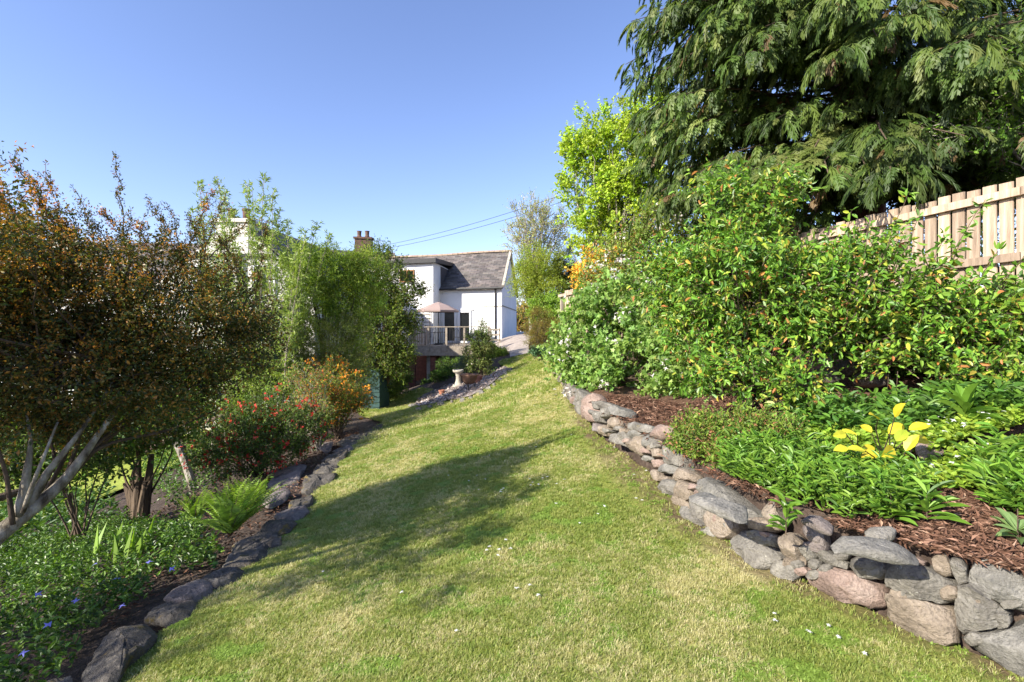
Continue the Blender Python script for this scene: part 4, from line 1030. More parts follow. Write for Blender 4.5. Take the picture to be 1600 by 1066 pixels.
# two bright low boughs
for (x0, y0, D0, x1, y1, D1, dr) in ((1330, 225, 9.0, 1195, 275, 6.8, .25), (1345, 215, 9.0, 1500, 238, 7.0, .3), (1340, 220, 9.0, 1400, 262, 6.6, .3), (1330, 200, 9, 1262, 250, 6.9, .3), (1345, 180, 9, 1545, 170, 7.0, .3)):
    a, b = P(x0, y0, D0), P(x1, y1, D1); t = np.linspace(0, 1, 9); p = a + (b - a) * t[:, None]; p[:, 2] += dr * np.sin(t * math.pi)
    mb2.tube(p, np.linspace(.04, .008, 9), 5, cap=False); az = math.atan2(b[1] - a[1], b[0] - a[0]); ns = 150
    ts = rng.uniform(.25, 1, ns); pos = np.c_[[np.interp(ts, t, p[:, k]) for k in range(3)]].T; side = rng.choice([-1, 1], ns) * rng.uniform(.1, 1.1, ns)
    d = np.c_[np.cos(az + side), np.sin(az + side), rng.uniform(-.55, .0, ns)]; spray(pos, d, nrm(rn(ns) * .2 + A([-.1, -.35, 1])), rng.uniform(.2, .34, ns), rng.uniform(.28, .42, ns), palette([((.095, .135, .035), 3), ((.12, .15, .05), 2)], ns))
mb.out("trunk", M['barkr'], cf, smooth=True); mb2.out("branches", M['barkd'], cf); lv.out("crown", M['leaf'], cf)
# evergreen screen further back right
def tree(name, label, base, blobs, ncl, rc, ntw, tl, k, L, W, tmpl, pal, r0=.12, fork=.35, nbr=40, bark='bark', mat='leaf', cat="tree", group=None, flowers=None, br0=.03, **kw):
    t = thing(name, label, cat, base, group); lv = Leaves()
    C, D, b, td, tl_ = foliage(lv, blobs, ncl, rc, ntw, tl, k, L, W, tmpl, pal, **kw)
    lv.out("crown", M[mat], t)
    base = A(base, dtype=float); cen = A(blobs)[:, :3].mean(0); fk = base + (cen - base) * fork
    mb = MB(); limb(mb, base - A([0, 0, .15]), fk, r0, r0 * .7, .03, 7, 10); mb.out("trunk", M[bark], t, smooth=True)
    m2 = MB(); idx = rng.choice(len(C), min(nbr, len(C)), replace=False)
    for j in idx:
        s = base + (fk - base) * rng.uniform(.6, 1.0); limb(m2, s, C[j], br0 * rng.uniform(.7, 1.2), br0 * .15, .10, 9, 5, sag=-.06 * np.linalg.norm(C[j] - s))
    twigs(m2, b, td, tl_, .004 * max(1, base[1] / 8), max(1, len(b) // 2500)); m2.out("branches", M[bark], t)
    if flowers:
        fn_, n, fl, fw, ft, fpal, clust = flowers; fv = Leaves(); j = rng.integers(0, len(b), n); e = b[j] + td[j] * tl_[j][:, None]
        pos = np.repeat(e, clust, axis=0) + rn(n * clust) * fl * .8; fv.add(pos, nrm(rn(len(pos))), nrm(rn(len(pos)) * .6 + A([-.4, -.5, .6])), fl, fw, ft, palette(fpal, len(pos))); fv.out(fn_, M['petal'], t, 'stuff')
    return t
tree("evergreen_tree", "dense dark evergreen filling the gap right of the conifer trunk above the fence", (11.5, 12.5, .4),
     [blob(1500, 230, 12.5, 190, 190, 1.3), blob(1620, 120, 12.5, 160, 260, 1.3), blob(1480, 60, 13, 160, 160, 1.5), blob(1340, 170, 13.5, 110, 170, 1.2), blob(1230, 120, 13.5, 90, 160, 1.2)], 600, .5, 13000, .35, 5, .11, .035, 'dia', [((.022, .042, .014), 3), ((.035, .06, .018), 2), ((.012, .022, .010), 2)], r0=.2, nbr=30, bark='barkd', shell=.2)
shrub("dark_hedge", "dark shaded evergreen hedge filling the space right behind the board fence", (6.6, 6.5, .2),
      [(6.6, 5.2, .3, .7, 1.2, 1.1), (6.2, 6.8, .4, .6, 1.2, 1.1), (5.7, 8.4, .4, .6, 1.2, 1.0), (5.1, 10.2, .4, .6, 1.2, .9), (7.0, 4.0, .3, .7, 1.2, 1.1), (4.5, 12, .3, .6, 1.2, .8)], 600, .22, 6000, .25, 6, .09, .055, 'dia', [((.022, .045, .014), 3), ((.035, .065, .018), 2)], stems=10, shell=.3, cat="hedge")
tree("beech_tree", "fresh green broadleaf branches reaching in from the right edge above the fence", (7.9, 6.2, 0.1),
     [blob(1600, 150, 6.3, 100, 42, .7), blob(1545, 205, 6.2, 90, 26, .5), blob(1585, 100, 6.4, 90, 40, .6), blob(1680, 160, 6.6, 110, 170, 1.0)], 170, .16, 1600, .3, 8, .058, .036, 'oval',
     [((.10, .20, .028), 4), ((.14, .25, .04), 2), ((.065, .14, .022), 2)], r0=.12, fork=.6, nbr=60, br0=.014, up=0.05, hang=.05, nup=1.4, shell=.1)
# maple with upright stems
MT = hit(950, 560, G); mbz = A([2.9, 15.2, g1(2.9, 15.2)])
tree("maple_tree", "tall fresh yellow green maple with many upright bare stems showing, left of the conifer", mbz,
     [blob(960, 245, 15.2, 78, 90, 1.5), blob(1010, 190, 15.2, 55, 60, 1.2), blob(925, 300, 15.2, 52, 80, 1.2), blob(990, 340, 15, 60, 70, 1.2), blob(905, 240, 15.2, 30, 45, .8), blob(1050, 270, 15.4, 45, 100, 1.2), blob(935, 380, 15, 45, 50, 1)], 560, .17, 7600, .27, 7, .09, .07, 'dia',
     [((.24, .36, .035), 4), ((.31, .42, .05), 3), ((.17, .27, .03), 2)], r0=.16, fork=.28, nbr=130, br0=.035, up=.5, shell=.25, cvar=.2)
tree("young_birch", "sparse grey twigged tree with few small leaves rising right of the cottage gable", (.9, 26, g1(.9, 26)),
     [blob(838, 350, 26, 46, 42, 1.3), blob(820, 375, 26, 34, 30, 1.1), blob(862, 360, 26, 26, 36, 1.0)], 150, .2, 1500, .45, 4, .085, .055, 'dia',
     [((.25, .31, .06), 3), ((.34, .32, .10), 1), ((.17, .24, .04), 1)], r0=.12, fork=.45, nbr=110, br0=.035, up=.7, shell=.2, bark='bark')
shrub("rounded_shrub", "rounded olive green shrub spreading beside the cottage gable below the sparse tree", (1.4, 24, g1(1.4, 24)),
      [blob(845, 425, 24, 46, 42, 1.5), blob(820, 440, 24, 26, 28, 1.1), blob(862, 450, 24, 30, 30, 1.2)], 280, .25, 6500, .25, 6, .075, .03, 'dia', [((.20, .27, .03), 4), ((.26, .32, .045), 2), ((.13, .18, .025), 2)], stems=20, sr=.04, shell=.35)
shrub("yew_bush", "very dark upright yew behind the rounded shrub at the end of the path", (2.6, 24.5, g1(2.6, 24.5)),
      [blob(886, 425, 24.5, 22, 55, .8), blob(893, 450, 24.5, 18, 40, .8)], 140, .2, 5000, .2, 6, .07, .02, 'dia', [((.035, .055, .014), 4), ((.09, .10, .02), 1), ((.018, .03, .01), 3)], stems=6, sr=.04, shell=.3)
shrub("laurel_hedge", "broad leafy green shrub over the right side of the path near the gate", (1.6, 21, g1(1.6, 21)),
      [blob(858, 485, 21, 32, 22, .9), blob(885, 500, 20, 30, 35, 1.0)], 150, .2, 3000, .2, 6, .09, .05, 'dia', [((.14, .24, .03), 4), ((.20, .30, .04), 2), ((.08, .14, .025), 1)], stems=10)
shrub("bronze_shrub", "bronze tinted twiggy shrub at the right side of the path's near end", (.95, 17.5, g1(.95, 17.5)),
      [blob(846, 520, 17.5, 26, 36, .6), blob(865, 530, 17.5, 22, 30, .5)], 150, .12, 5200, .18, 6, .04, .014, 'dia', [((.17, .13, .03), 3), ((.20, .19, .035), 3), ((.14, .07, .03), 1), ((.10, .13, .025), 2)], stems=20, up=.6, shell=.4)
shrub("blue_green_perennial", "low blue green clump at the foot of the bronze shrub", (.95, 16.4, g1(.95, 16.4)),
      [blob(842, 548, 16.4, 13, 9, .3), blob(856, 550, 16.4, 12, 8, .3)], 40, .08, 500, .1, 5, .07, .035, 'oval', [((.06, .13, .07), 3), ((.09, .17, .09), 1)], stems=4, shell=.2, cat="plant")
tree("autumn_toned_tree", "distant rounded tree with orange tinted top beyond the gate", (2.3, 50, -.8),
     [blob(818, 500, 50, 22, 26, 1.6), blob(838, 492, 50, 24, 26, 1.6)], 120, .4, 2600, .5, 5, .2, .14, 'dia', [((.24, .22, .04), 3), ((.30, .18, .05), 2), ((.14, .18, .03), 2)], r0=.2, nbr=20, shell=.3)
# ------------------------------------------------------------------ right bed shrubs
shrub("currant_shrub", "lobed green leaved shrub with white blossom overhanging the near end of the lawn wall", (1.9, 8.2, b1(1.9, 8.2)),
      [blob(945, 540, 8.6, 75, 75, .8), blob(905, 560, 9.0, 45, 60, .7), blob(1000, 580, 7.6, 75, 62, .8), blob(1080, 590, 7.0, 70, 45, .7), blob(960, 480, 9.0, 60, 50, .7), blob(1020, 500, 8.6, 60, 50, .7), blob(930, 600, 8.2, 42, 28, .5), blob(1130,600,6.6,50,35,.5)], 520, .13, 3300, .2, 6, .085, .07, 'lobe',
      [((.13, .235, .05), 4), ((.175, .28, .075), 3), ((.075, .15, .03), 2), ((.22, .31, .11), 1)], stems=40, sr=.014, shell=.55, nup=.8, hang=.35, zmin=-1.0,
      flowers=("white_blossom", 75, .06, .06, 'flower', [((.75, .72, .66), 3), ((.7, .62, .55), 1)], 6))
shrub("viburnum_shrub", "loose shrub carrying white blossom balls between the maple and the yellow azalea", (2.7, 10.8, b1(2.7, 10.8)),
      [blob(985, 400, 10.6, 55, 45, .7), blob(1040, 380, 10.6, 45, 50, .7), blob(950, 440, 10.8, 50, 40, .6), blob(1000, 460, 10.4, 60, 40, .6)], 160, .2, 1500, .25, 6, .07, .045, 'oval',
      [((.13, .20, .04), 3), ((.19, .25, .06), 2), ((.24, .16, .07), .6)], stems=30, sr=.015, shell=.3, up=.5,
      flowers=("white_blossom", 46, .07, .07, 'flower', [((.78, .75, .68), 3), ((.72, .62, .58), 1)], 9))
shrub("yellow_azalea", "golden orange flowered azalea rising behind the white blossomed shrubs", (2.0, 12.3, b1(2.0, 12.3)),
      [blob(933, 420, 12.3, 32, 28, .5), blob(920, 440, 12.3, 22, 22, .4), blob(955, 415, 12.3, 22, 20, .4)], 70, .12, 420, .15, 5, .06, .03, 'oval', [((.14, .20, .03), 2), ((.3, .28, .04), 1)], stems=14, up=.4, shell=.3,
      flowers=("orange_yellow_flowers", 420, .07, .06, 'flower', [((.80, .42, .03), 3), ((.85, .55, .06), 3), ((.75, .26, .03), 1)], 4))
# the big large leaved shrub
BP = [((.10, .215, .028), 5), ((.15, .275, .038), 3), ((.06, .14, .022), 3), ((.27, .24, .05), .6), ((.33, .16, .06), .4), ((.26, .32, .05), 1.2)]
BIG = shrub("large_leaved_shrub", "big spreading shrub of oval green and coppery young leaves on pale stems, centre right", (2.75, 5.55, b1(2.75, 5.55)),
      [blob(1160, 440, 5.3, 105, 85, .7), blob(1110, 460, 5.6, 75, 65, .5), blob(1235, 450, 5.1, 75, 75, .6), blob(1175, 345, 5.4, 60, 38, .4), blob(1060, 430, 5.9, 40, 40, .4), blob(1240, 600, 4.6, 42, 22, .3), blob(1180, 540, 5.2, 75, 35, .4), blob(1080, 520, 5.6, 40, 40, .3), blob(1290, 500, 4.9, 50, 40, .4), blob(1320, 430, 4.9, 45, 42, .35), blob(1350, 385, 4.8, 40, 16, .15), blob(1120, 290, 5.5, 14, 26, .2), blob(1165, 300, 5.5, 12, 26, .2), blob(1215, 300, 5.3, 35, 20, .2), blob(1120, 590, 5.0, 60, 22, .3), blob(1185, 590, 4.7, 50, 25, .3), blob(1030, 430, 6.0, 30, 50, .3), blob(1250, 640, 4.4, 30, 12, .2)],
      720, .10, 3500, .23, 7, .072, .031, 'oval', BP, mat='gloss', stems=150, sr=.013, shell=.35, up=.35, hang=.3, nup=.7, spread=.9, cvar=.22, zmin=-.85)
# pale main stems
mb = MB(); bs = A([2.75, 5.55, b1(2.75, 5.55)])
for (px, py, D, r) in ((1188, 590, 5.5, .035), (1150, 520, 5.5, .02), (1225, 540, 5.3, .02), (1120, 470, 5.6, .015), (1260, 470, 5.2, .018), (1190, 430, 5.4, .02), (1290, 500, 5.0, .014)):
    limb(mb, bs + A([rng.uniform(-.1, .1), 0, -.03]), P(px, py, D), r, r * .4, .08, 8, 7)
mb.out("main_stems", M['bark'], BIG, smooth=True)
# long shoots in front of the fence
shrub("arching_shrub", "arching leafy shrub whose shoots cross in front of the timber boards at the right", (4.3, 4.5, b1(4.3, 4.5)),
      [blob(1400, 470, 4.6, 80, 20, .4), blob(1500, 485, 4.5, 80, 22, .4), blob(1590, 490, 4.4, 60, 30, .4), blob(1450, 515, 4.6, 70, 26, .35), blob(1395, 565, 4.7, 40, 12, .15), blob(1480, 590, 4.4, 30, 10, .15), blob(1550, 560, 4.4, 60, 45, .3),  blob(1375, 400, 4.8, 40, 10, .15), blob(1560, 590, 4.2, 45, 25, .25), blob(1690, 500, 4.4, 60, 60, .5)],
      440, .09, 2300, .22, 7, .070, .031, 'oval', BP, mat='gloss', stems=110, sr=.011, shell=.3, up=.25, hang=.3, nup=.7, spread=.9, cvar=.22, zmin=-.75)
# twigs of single shoots with big leaves near the fence top
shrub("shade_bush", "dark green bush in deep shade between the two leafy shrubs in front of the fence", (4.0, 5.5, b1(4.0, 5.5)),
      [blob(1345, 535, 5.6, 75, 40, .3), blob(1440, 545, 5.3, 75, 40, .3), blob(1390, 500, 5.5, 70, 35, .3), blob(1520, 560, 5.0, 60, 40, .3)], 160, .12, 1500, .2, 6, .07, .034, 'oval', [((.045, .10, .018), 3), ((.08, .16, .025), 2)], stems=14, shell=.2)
# sparse shoots with single leaves crossing the fence
ar = [o for o in bpy.data.objects if o.name.startswith("arching_shrub")][0]; ms = MB(); sh = Leaves()
for a, e in (((1330, 470, 4.6), (1358, 350, 4.5)), ((1350, 480, 4.6), (1420, 300, 4.4)), ((1370, 470, 4.6), (1435, 340, 4.4)), ((1400, 480, 4.6), (1475, 365, 4.4)), ((1420, 480, 4.5), (1540, 312, 4.3)), ((1450, 480, 4.5), (1500, 380, 4.3)), ((1330, 440, 4.6), (1330, 330, 4.6)), ((1500, 480, 4.4), (1560, 392, 4.2)), ((1540, 480, 4.4), (1600, 400, 4.2)), ((1480, 470, 4.4), (1440, 395, 4.3)), ((1360, 440, 4.6), (1395, 370, 4.5))):
    a, e = P(*a), P(*e); L = np.linalg.norm(e - a); q = limb(ms, a, e, .006, .0025, .12, 10, 5); k = int(L * 34)
    ts = rng.uniform(.2, 1.02, k); pos = np.c_[[np.interp(ts, np.linspace(0, 1, 10), q[:, i]) for i in range(3)]].T
    for w_ in range(2):
        d = nrm(rn(k) * .8 + nrm(e - a) * .4 + A([0, 0, -.1])); sh.add(pos + d * .012, d, nrm(rn(k) * .6 + A([-.2, -.2, .8])), .075 * rng.uniform(.6, 1.2, k), .033, 'oval', palette(BP, k))
ms.out("long_shoots", M['barkd'], ar); sh.out("shoot_leaves", M['gloss'], ar)
# low heathery shrub on the wall
shrub("low_twiggy_shrub", "low fine leaved shrub with reddish twigs sprawling over the wall top", (1.9, 4.55, b1(1.9, 4.55)),
      [blob(1125, 700, 4.0, 50, 32, .22), blob(1185, 695, 3.95, 50, 38, .25), blob(1090, 700, 4.15, 30, 34, .2), blob(1165, 730, 3.75, 60, 22, .2)], 260, .07, 5200, .14, 8, .034, .015, 'dia', [((.11, .19, .03), 4), ((.16, .24, .04), 2), ((.30, .16, .09), .8), ((.06, .11, .02), 2)], stems=60, sr=.005, bark='terracotta', up=.9, shell=.2, zmin=-1.05)
# yellow big leaved plant
yp = thing("golden_leaved_plant", "young plant with large bright yellow leaves in the middle of the raised bed", "plant", hit(1385, 735, Bz))
D_ = yp.location[1] - .25; yl = Leaves(); ms = MB()
YL = [(1340,680,.9),(1325,700,.8),(1352,705,.9),(1372,655,.8),(1398,652,1.0),(1362,676,.8),(1345,716,.7),(1322,678,.8),(1388,678,1.1),(1396,700,1.1),(1415,705,1.1),(1420,672,1.1),(1375,710,1.0),(1392,722,1.0),(1412,718,1.2),(1400,690,1.0),(1380,735,.8),(1367,700,.8),(1430,690,1.0),(1405,735,.8)]
bs = A(yp.location)
for px, py, s in YL:
    c = P(px, py, D_ + rng.uniform(-.15, .15)); ad = nrm((c - P(1385, 705, D_)) * A([1, .5, .4]) + rng.normal(size=3) * .03)
    yl.add(c[None], ad[None], nrm(rn(1) * .25 + A([-.25, -.55, .8])), .145 * s * D_ / 3.85, .085 * s * D_ / 3.85, 'round', palette([((.44, .40, .03), 3), ((.36, .38, .035), 1.5), ((.25, .33, .035), 1)], 1))
    limb(ms, bs + A([rng.uniform(-.03, .03), 0, 0]), c, .006, .003, .1, 5, 5)
yl.out("leaves", M['gloss'], yp); ms.out("stems", M['barkd'], yp)
# rosette plants
def rosette(px, py, n, L, W, pal, label, fn=Bz, elev=.8, cat="plant", grp=None, name="rosette_plant", D=None):
    q = hit(px, py, fn); t = thing(name, label, cat, q, grp); lv = Leaves()
    for j in range(n):
        a = rng.uniform(0, 6.28); e = rng.uniform(.2, 1.0) * elev; z = rng.uniform(0, .16 if elev > .6 else .04)
        d = A([math.cos(a) * (1 - e * .6), math.sin(a) * (1 - e * .6), e]); d = nrm(d)
        lv.add((q + A([0, 0, z]))[None], d[None], nrm(A([-d[0] * .6, -d[1] * .6, 1]) + rng.normal(size=3) * .15)[None], L * rng.uniform(.7, 1.2), W * rng.uniform(.8, 1.2), 'round', palette(pal, 1))
    lv.out("leaves", M['gloss'], t); m = MB(); m.tube([q - A([0, 0, .02]), q + A([0, 0, .14])], [.004, .002], 5); m.out("stem", M['barkd'], t); return t
GP = [((.095, .20, .027), 3), ((.14, .26, .04), 2), ((.055, .13, .022), 1.5)]
rosette(1508, 668, 22, .24, .07, GP, "pale rosette plant with long leaves standing at the back of the groundcover", elev=.9)
rosette(1448, 815, 16, .16, .035, GP, "leafy rosette standing alone on the brown bark mulch")
rosette(1392, 812, 12, .13, .06, GP, "broad leaved seedling at the wall side of the bark mulch", elev=.4)
rosette(1228, 830, 26, .11, .028, GP, "small leafy tuft growing out of the top of the heart shaped boulder", fn=lambda x, y: Bz(x, y))
rosette(1590, 840, 18, .13, .04, [((.12, .20, .08), 3)], "greyish leafed plant at the right edge of the bark mulch", elev=.5)
# groundcover of the raised bed
def cover(name, label, poly, fn, n, L, W, tmpl, pal, h, k=7, fuz=.5, mat='gloss', dens=None, cat="groundcover"):
    pl = A([hit(x, y, fn)[:2] for x, y in poly]); lo, hi = pl.min(0), pl.max(0)
    g = rng.uniform(lo, hi, (n * 4, 2)); g = g[inpoly(g[:, 0], g[:, 1], pl)]
    w = A([noise.noise(Vector((a * 2.3, b * 2.3, 2.0))) for a, b in g]) + .62; g = g[rng.random(len(g)) < w * 1.4][:n]
    if fn is Bz: g = g[g[:, 0] > wx(g[:, 1]) + .14]
    m_ = len(g); hh = h * rng.uniform(.45, 1.2, m_) * (1 + .5 * A([noise.noise(Vector((a * 3.1, b * 3.1, 8.0))) for a, b in g]))
    z = fn(g[:, 0], g[:, 1]); lean = rng.normal(size=(m_, 2)) * .35
    I = np.repeat(np.arange(m_), k); t = np.tile((np.arange(k) + 1) / k, m_)
    pos = np.c_[g[I, 0] + lean[I, 0] * hh[I] * t, g[I, 1] + lean[I, 1] * hh[I] * t, z[I] + hh[I] * t]
    az = rng.uniform(0, 6.28, len(I)); d = np.c_[np.cos(az), np.sin(az), rng.uniform(.1, 1.1, len(I))]
    lv = Leaves(); lv.add(pos, d, nrm(rn(len(I)) * fuz + A([0, 0, 1])), L * rng.uniform(.6, 1.2, len(I)), W * rng.uniform(.7, 1.2, len(I)), tmpl, palette(pal, len(I), I, m_))
    o = lv.out(name, M[mat], None, "stuff"); tag(o, label, cat); return o, g
cover("aster_groundcover", "bright green lance leaved perennials massed behind the wall top", [(1120,730),(1215,700),(1290,735),(1370,740),(1445,790),(1400,815),(1330,828),(1240,815),(1180,790),(1130,765)], Bz, 1200, .075, .017, 'oval', GP, .17, 10)
cover("aster_groundcover", "lance leaved green perennials in front of the low twiggy shrub", [(1120,745),(1180,700),(1240,690),(1250,740),(1190,770)], Bz, 320, .07, .016, 'oval', GP, .13, 9)
cover("strawberry_groundcover", "light green creeping strawberry carpet with scattered white flowers", [(1225,690),(1290,660),(1400,700),(1500,640),(1640,650),(1680,790),(1560,775),(1480,765),(1430,770),(1330,745)], Bz, 2300, .055, .04, 'oval', [((.17, .27, .035), 3), ((.22, .33, .05), 2), ((.10, .19, .03), 1)], .085, 6)
cover("mixed_perennials", "taller mid green perennials in the shade at the back of the raised bed", [(1230,680),(1300,650),(1420,640),(1560,625),(1700,620),(1660,660),(1500,665),(1400,690),(1300,690)], Bz, 900, .085, .04, 'oval', [((.055, .13, .025), 3), ((.09, .19, .03), 2)], .18, 8)
cover("goldenrod_clump", "clump of upright green leaves at the right edge above the bark mulch", [(1530,745),(1600,720),(1720,740),(1720,830),(1600,815),(1545,795)], Bz, 480, .10, .018, 'oval', GP, .2, 10)
pl = A([hit(x, y, Bz)[:2] for x, y in [(1330,740),(1480,660),(1660,660),(1690,770),(1500,765)]]); g = rng.uniform(pl.min(0), pl.max(0), (260, 2)); g = g[inpoly(g[:, 0], g[:, 1], pl)][:75]
lv = Leaves(); pos = np.c_[g, Bz(g[:, 0], g[:, 1]) + .11]; lv.add(pos, nrm(rn(len(g)) * A([1, 1, .1])), nrm(rn(len(g)) * .3 + A([-.2, -.4, 1])), .03, .03, 'flower', palette([((.8, .8, .78), 1)], len(g), var=.05)); o = lv.out("strawberry_flowers", M['petal'], None, "stuff"); tag(o, "small white strawberry flowers dotted over the light green carpet", "flowers")
# bark chips
def chips(poly, n, fn, off, label, L=.05):
    pl = A([hit(x, y, fn)[:2] for x, y in poly]); g = rng.uniform(pl.min(0), pl.max(0), (n * 4, 2)); g = g[inpoly(g[:, 0], g[:, 1], pl)][:n]; g = g[g[:, 0] > wx(g[:, 1]) + .07] if fn is Bz else g; k = len(g)
    pos = np.c_[g, fn(g[:, 0], g[:, 1]) + off + rng.uniform(0, .02, k)]; lv = Leaves()
    lv.add(pos, nrm(rn(k) * A([1, 1, .25])), nrm(rn(k) * .45 + A([0, 0, 1])), L * rng.uniform(.4, 1.4, k), .012 * rng.uniform(.5, 1.6, k), 'dia', palette([((.14, .075, .048), 4), ((.24, .14, .095), 2), ((.08, .045, .03), 3), ((.38, .25, .17), .5)], k))
    o = lv.out("bark_chips", M['chip'], None, "stuff"); tag(o, label, "mulch")
chips([(1230,820),(1400,790),(1480,760),(1700,790),(1700,960),(1600,900),(1500,865),(1340,850),(1240,835)], 9000, Bz, -.02, "reddish brown bark chips over the near right corner of the raised bed")
chips([(915,625),(960,615),(1060,630),(1160,610),(1260,640),(1180,680),(1060,690),(1045,720),(1000,690)], 7000, Bz, -.02, "brown bark chips under the lobed leaved shrub", .06)
chips([(1020,700),(1100,730),(1200,760),(1240,800),(1300,840),(1230,830),(1120,775),(1040,735)], 1500, Bz, -.02, "grey brown bark chips along the wall top below the low shrub")
#=PART3=
# ------------------------------------------------------------------ left side plants
# barberry
BR = thing("barberry_tree", "big leaning barberry with tiny dark and bronze leaves and orange flowers at the left", "tree", (-3.9, 3.0, g1(-3.9, 3.0)))
mb = MB()
def path3(pts, r, mbx=None, sides=9, rough=.15):
    p = A([P(*q) for q in pts]); n = 14; t = np.linspace(0, 1, len(p)); tt = np.linspace(0, 1, n)
    q = np.c_[[np.interp(tt, t, p[:, k]) for k in range(3)]].T
    for _ in range(2): q[1:-1] = q[1:-1] * .5 + (q[:-2] + q[2:]) * .25
    (mbx or mb).tube(q, np.interp(tt, np.linspace(0, 1, len(r)), r), sides, cap=True, rough=rough); return q
path3([(-170, 1020, 2.9), (-60, 880, 3.0), (0, 832, 3.0), (45, 798, 3.1), (95, 765, 3.2), (130, 715, 3.3), (165, 660, 3.4), (215, 600, 3.6), (260, 520, 3.8)], [.10, .085, .055, .043, .034, .026, .018, .010, .005])
path3([(42, 800, 3.1), (58, 765, 3.1), (75, 735, 3.15), (115, 690, 3.2), (150, 640, 3.35), (180, 590, 3.5)], [.028, .025, .020, .015, .010, .005])
path3([(28, 805, 3.05), (38, 770, 3.05), (42, 735, 3.05), (50, 690, 3.1), (40, 640, 3.2)], [.032, .028, .02, .011, .006])
path3([(36, 800, 3.0), (50, 760, 2.95), (64, 725, 2.95), (90, 660, 3.1)], [.014, .012, .010, .006])
path3([(-60, 880, 3.0), (-120, 760, 2.6), (-200, 560, 2.4), (-260, 400, 2.4)], [.07, .05, .03, .01])
dk_ = MB()
for pts in ([(60, 790, 3.3), (110, 700, 3.5), (100, 620, 3.6)], [(95, 765, 3.25), (150, 700, 3.5), (230, 640, 3.8), (300, 560, 4.0)], [(130, 715, 3.3), (200, 650, 3.7), (330, 590, 4.0)], [(45, 798, 3.1), (90, 720, 3.4), (60, 640, 3.4)],
            [(95, 765, 3.2), (120, 700, 3.4), (140, 620, 3.5), (120, 540, 3.6)], [(20, 820, 3.0), (10, 740, 3.0), (-20, 650, 2.9)], [(130, 715, 3.3), (175, 690, 3.5), (260, 675, 3.8), (340, 640, 4.0)]):
    path3(pts, [.016, .012, .006], dk_, 6)
dk_.out("limbs", M['barkd'], BR, smooth=True)
mb.out("trunk", M['bark'], BR, smooth=True)
blobs = [(-3.1, 2.0, .25, .6, .5, .35), (-5.3, .6, .2, .8, .7, .6), (-3.95, 1.45, .25, .28, .2, .12), (-3.45, 1.2, .4, .25, .18, .1), (-3.0, .85, .5, .22, .16, .1), (-4.3, 1.9, .5, .25, .2, .12), (-2.9, 2.5, .55, .35, .4, .25), blob(200, 500, 3.8, 150, 72, .7), blob(80, 470, 3.6, 120, 90, .7), blob(320, 500, 3.9, 85, 85, .55), blob(120, 560, 3.6, 130, 75, .6), blob(250, 560, 3.8, 120, 55, .5), blob(340, 560, 4.0, 70, 50, .4),
         blob(10, 540, 3.4, 90, 110, .6), blob(30, 400, 3.5, 70, 60, .4), blob(240, 420, 3.8, 70, 35, .4), blob(130, 640, 3.6, 110, 40, .4), blob(-60, 480, 3.1, 110, 140, .8), blob(-220, 500, 2.9, 150, 150, .8), blob(380, 530, 4.1, 35, 60, .35), blob(30, 680, 3.4, 45, 45, .3), blob(60, 600, 3.1, 80, 35, .3), blob(170, 610, 3.3, 60, 30, .3), blob(270, 610, 3.7, 70, 30, .3), blob(-20, 650, 3.0, 50, 40, .3), blob(95, 665, 3.6, 28, 28, .2), blob(225, 660, 3.9, 50, 24, .25), blob(330, 630, 4.1, 40, 24, .25), blob(150, 690, 3.8, 30, 18, .2)]
lv = Leaves()
dark = [((.035, .055, .018), 3), ((.07, .095, .025), 3.2), ((.14, .11, .028), 2.2), ((.26, .15, .04), 1.4)]
C, D, b, td, tl_ = foliage(lv, blobs, 1400, .10, 21000, .15, 8, .030, .016, 'dia', dark, shell=.3, up=.25, spread=.9, cvar=.3, nup=.6)
up_ = (td[:, 2] + .0 * b[:, 0] > -.1)
# protruding shoots at the top: bronze leaves and orange flowers
SH = [((150, 450, 3.6), (20, 255, 3.4)), ((120, 430, 3.6), (48, 275, 3.4)), ((60, 470, 3.5), (0, 300, 3.3)), ((30, 360, 3.4), (0, 322, 3.3)), ((130, 430, 3.6), (72, 280, 3.4)), ((200, 430, 3.7), (180, 242, 3.7)), ((160, 430, 3.7), (125, 310, 3.7)), ((230, 430, 3.8), (160, 330, 3.8)),
      ((300, 450, 3.9), (236, 318, 3.9)), ((290, 440, 3.9), (270, 335, 3.9)), ((290, 400, 4.0), (330, 298, 4.0)), ((330, 430, 4.0), (295, 340, 4.0)), ((360, 420, 4.0), (340, 375, 4.0)), ((380, 440, 4.0), (345, 372, 4.0)), ((400, 470, 4.1), (415, 350, 4.1)), ((320, 400, 3.9), (345, 320, 3.9)),
      ((40, 440, 3.5), (0, 420, 3.4)), ((250, 440, 3.8), (215, 350, 3.8)), ((100, 400, 3.6), (20, 330, 3.5)), ((110, 400, 3.6), (60, 320, 3.5)), ((330, 400, 4.0), (390, 345, 4.0)),
      ((90, 440, 3.6), (95, 345, 3.6)), ((170, 450, 3.7), (205, 345, 3.7)), ((190, 440, 3.7), (150, 350, 3.7)), ((230, 450, 3.8), (255, 360, 3.8)), ((270, 450, 3.9), (300, 365, 3.9)), ((60, 430, 3.5), (30, 300, 3.4)), ((310, 450, 3.9), (320, 355, 3.9)), ((140, 440, 3.6), (110, 330, 3.6)), ((350, 450, 4.0), (375, 400, 4.0)), ((380, 480, 4.1), (405, 440, 4.1))]
ms = MB(); sl = Leaves(); fl = Leaves()
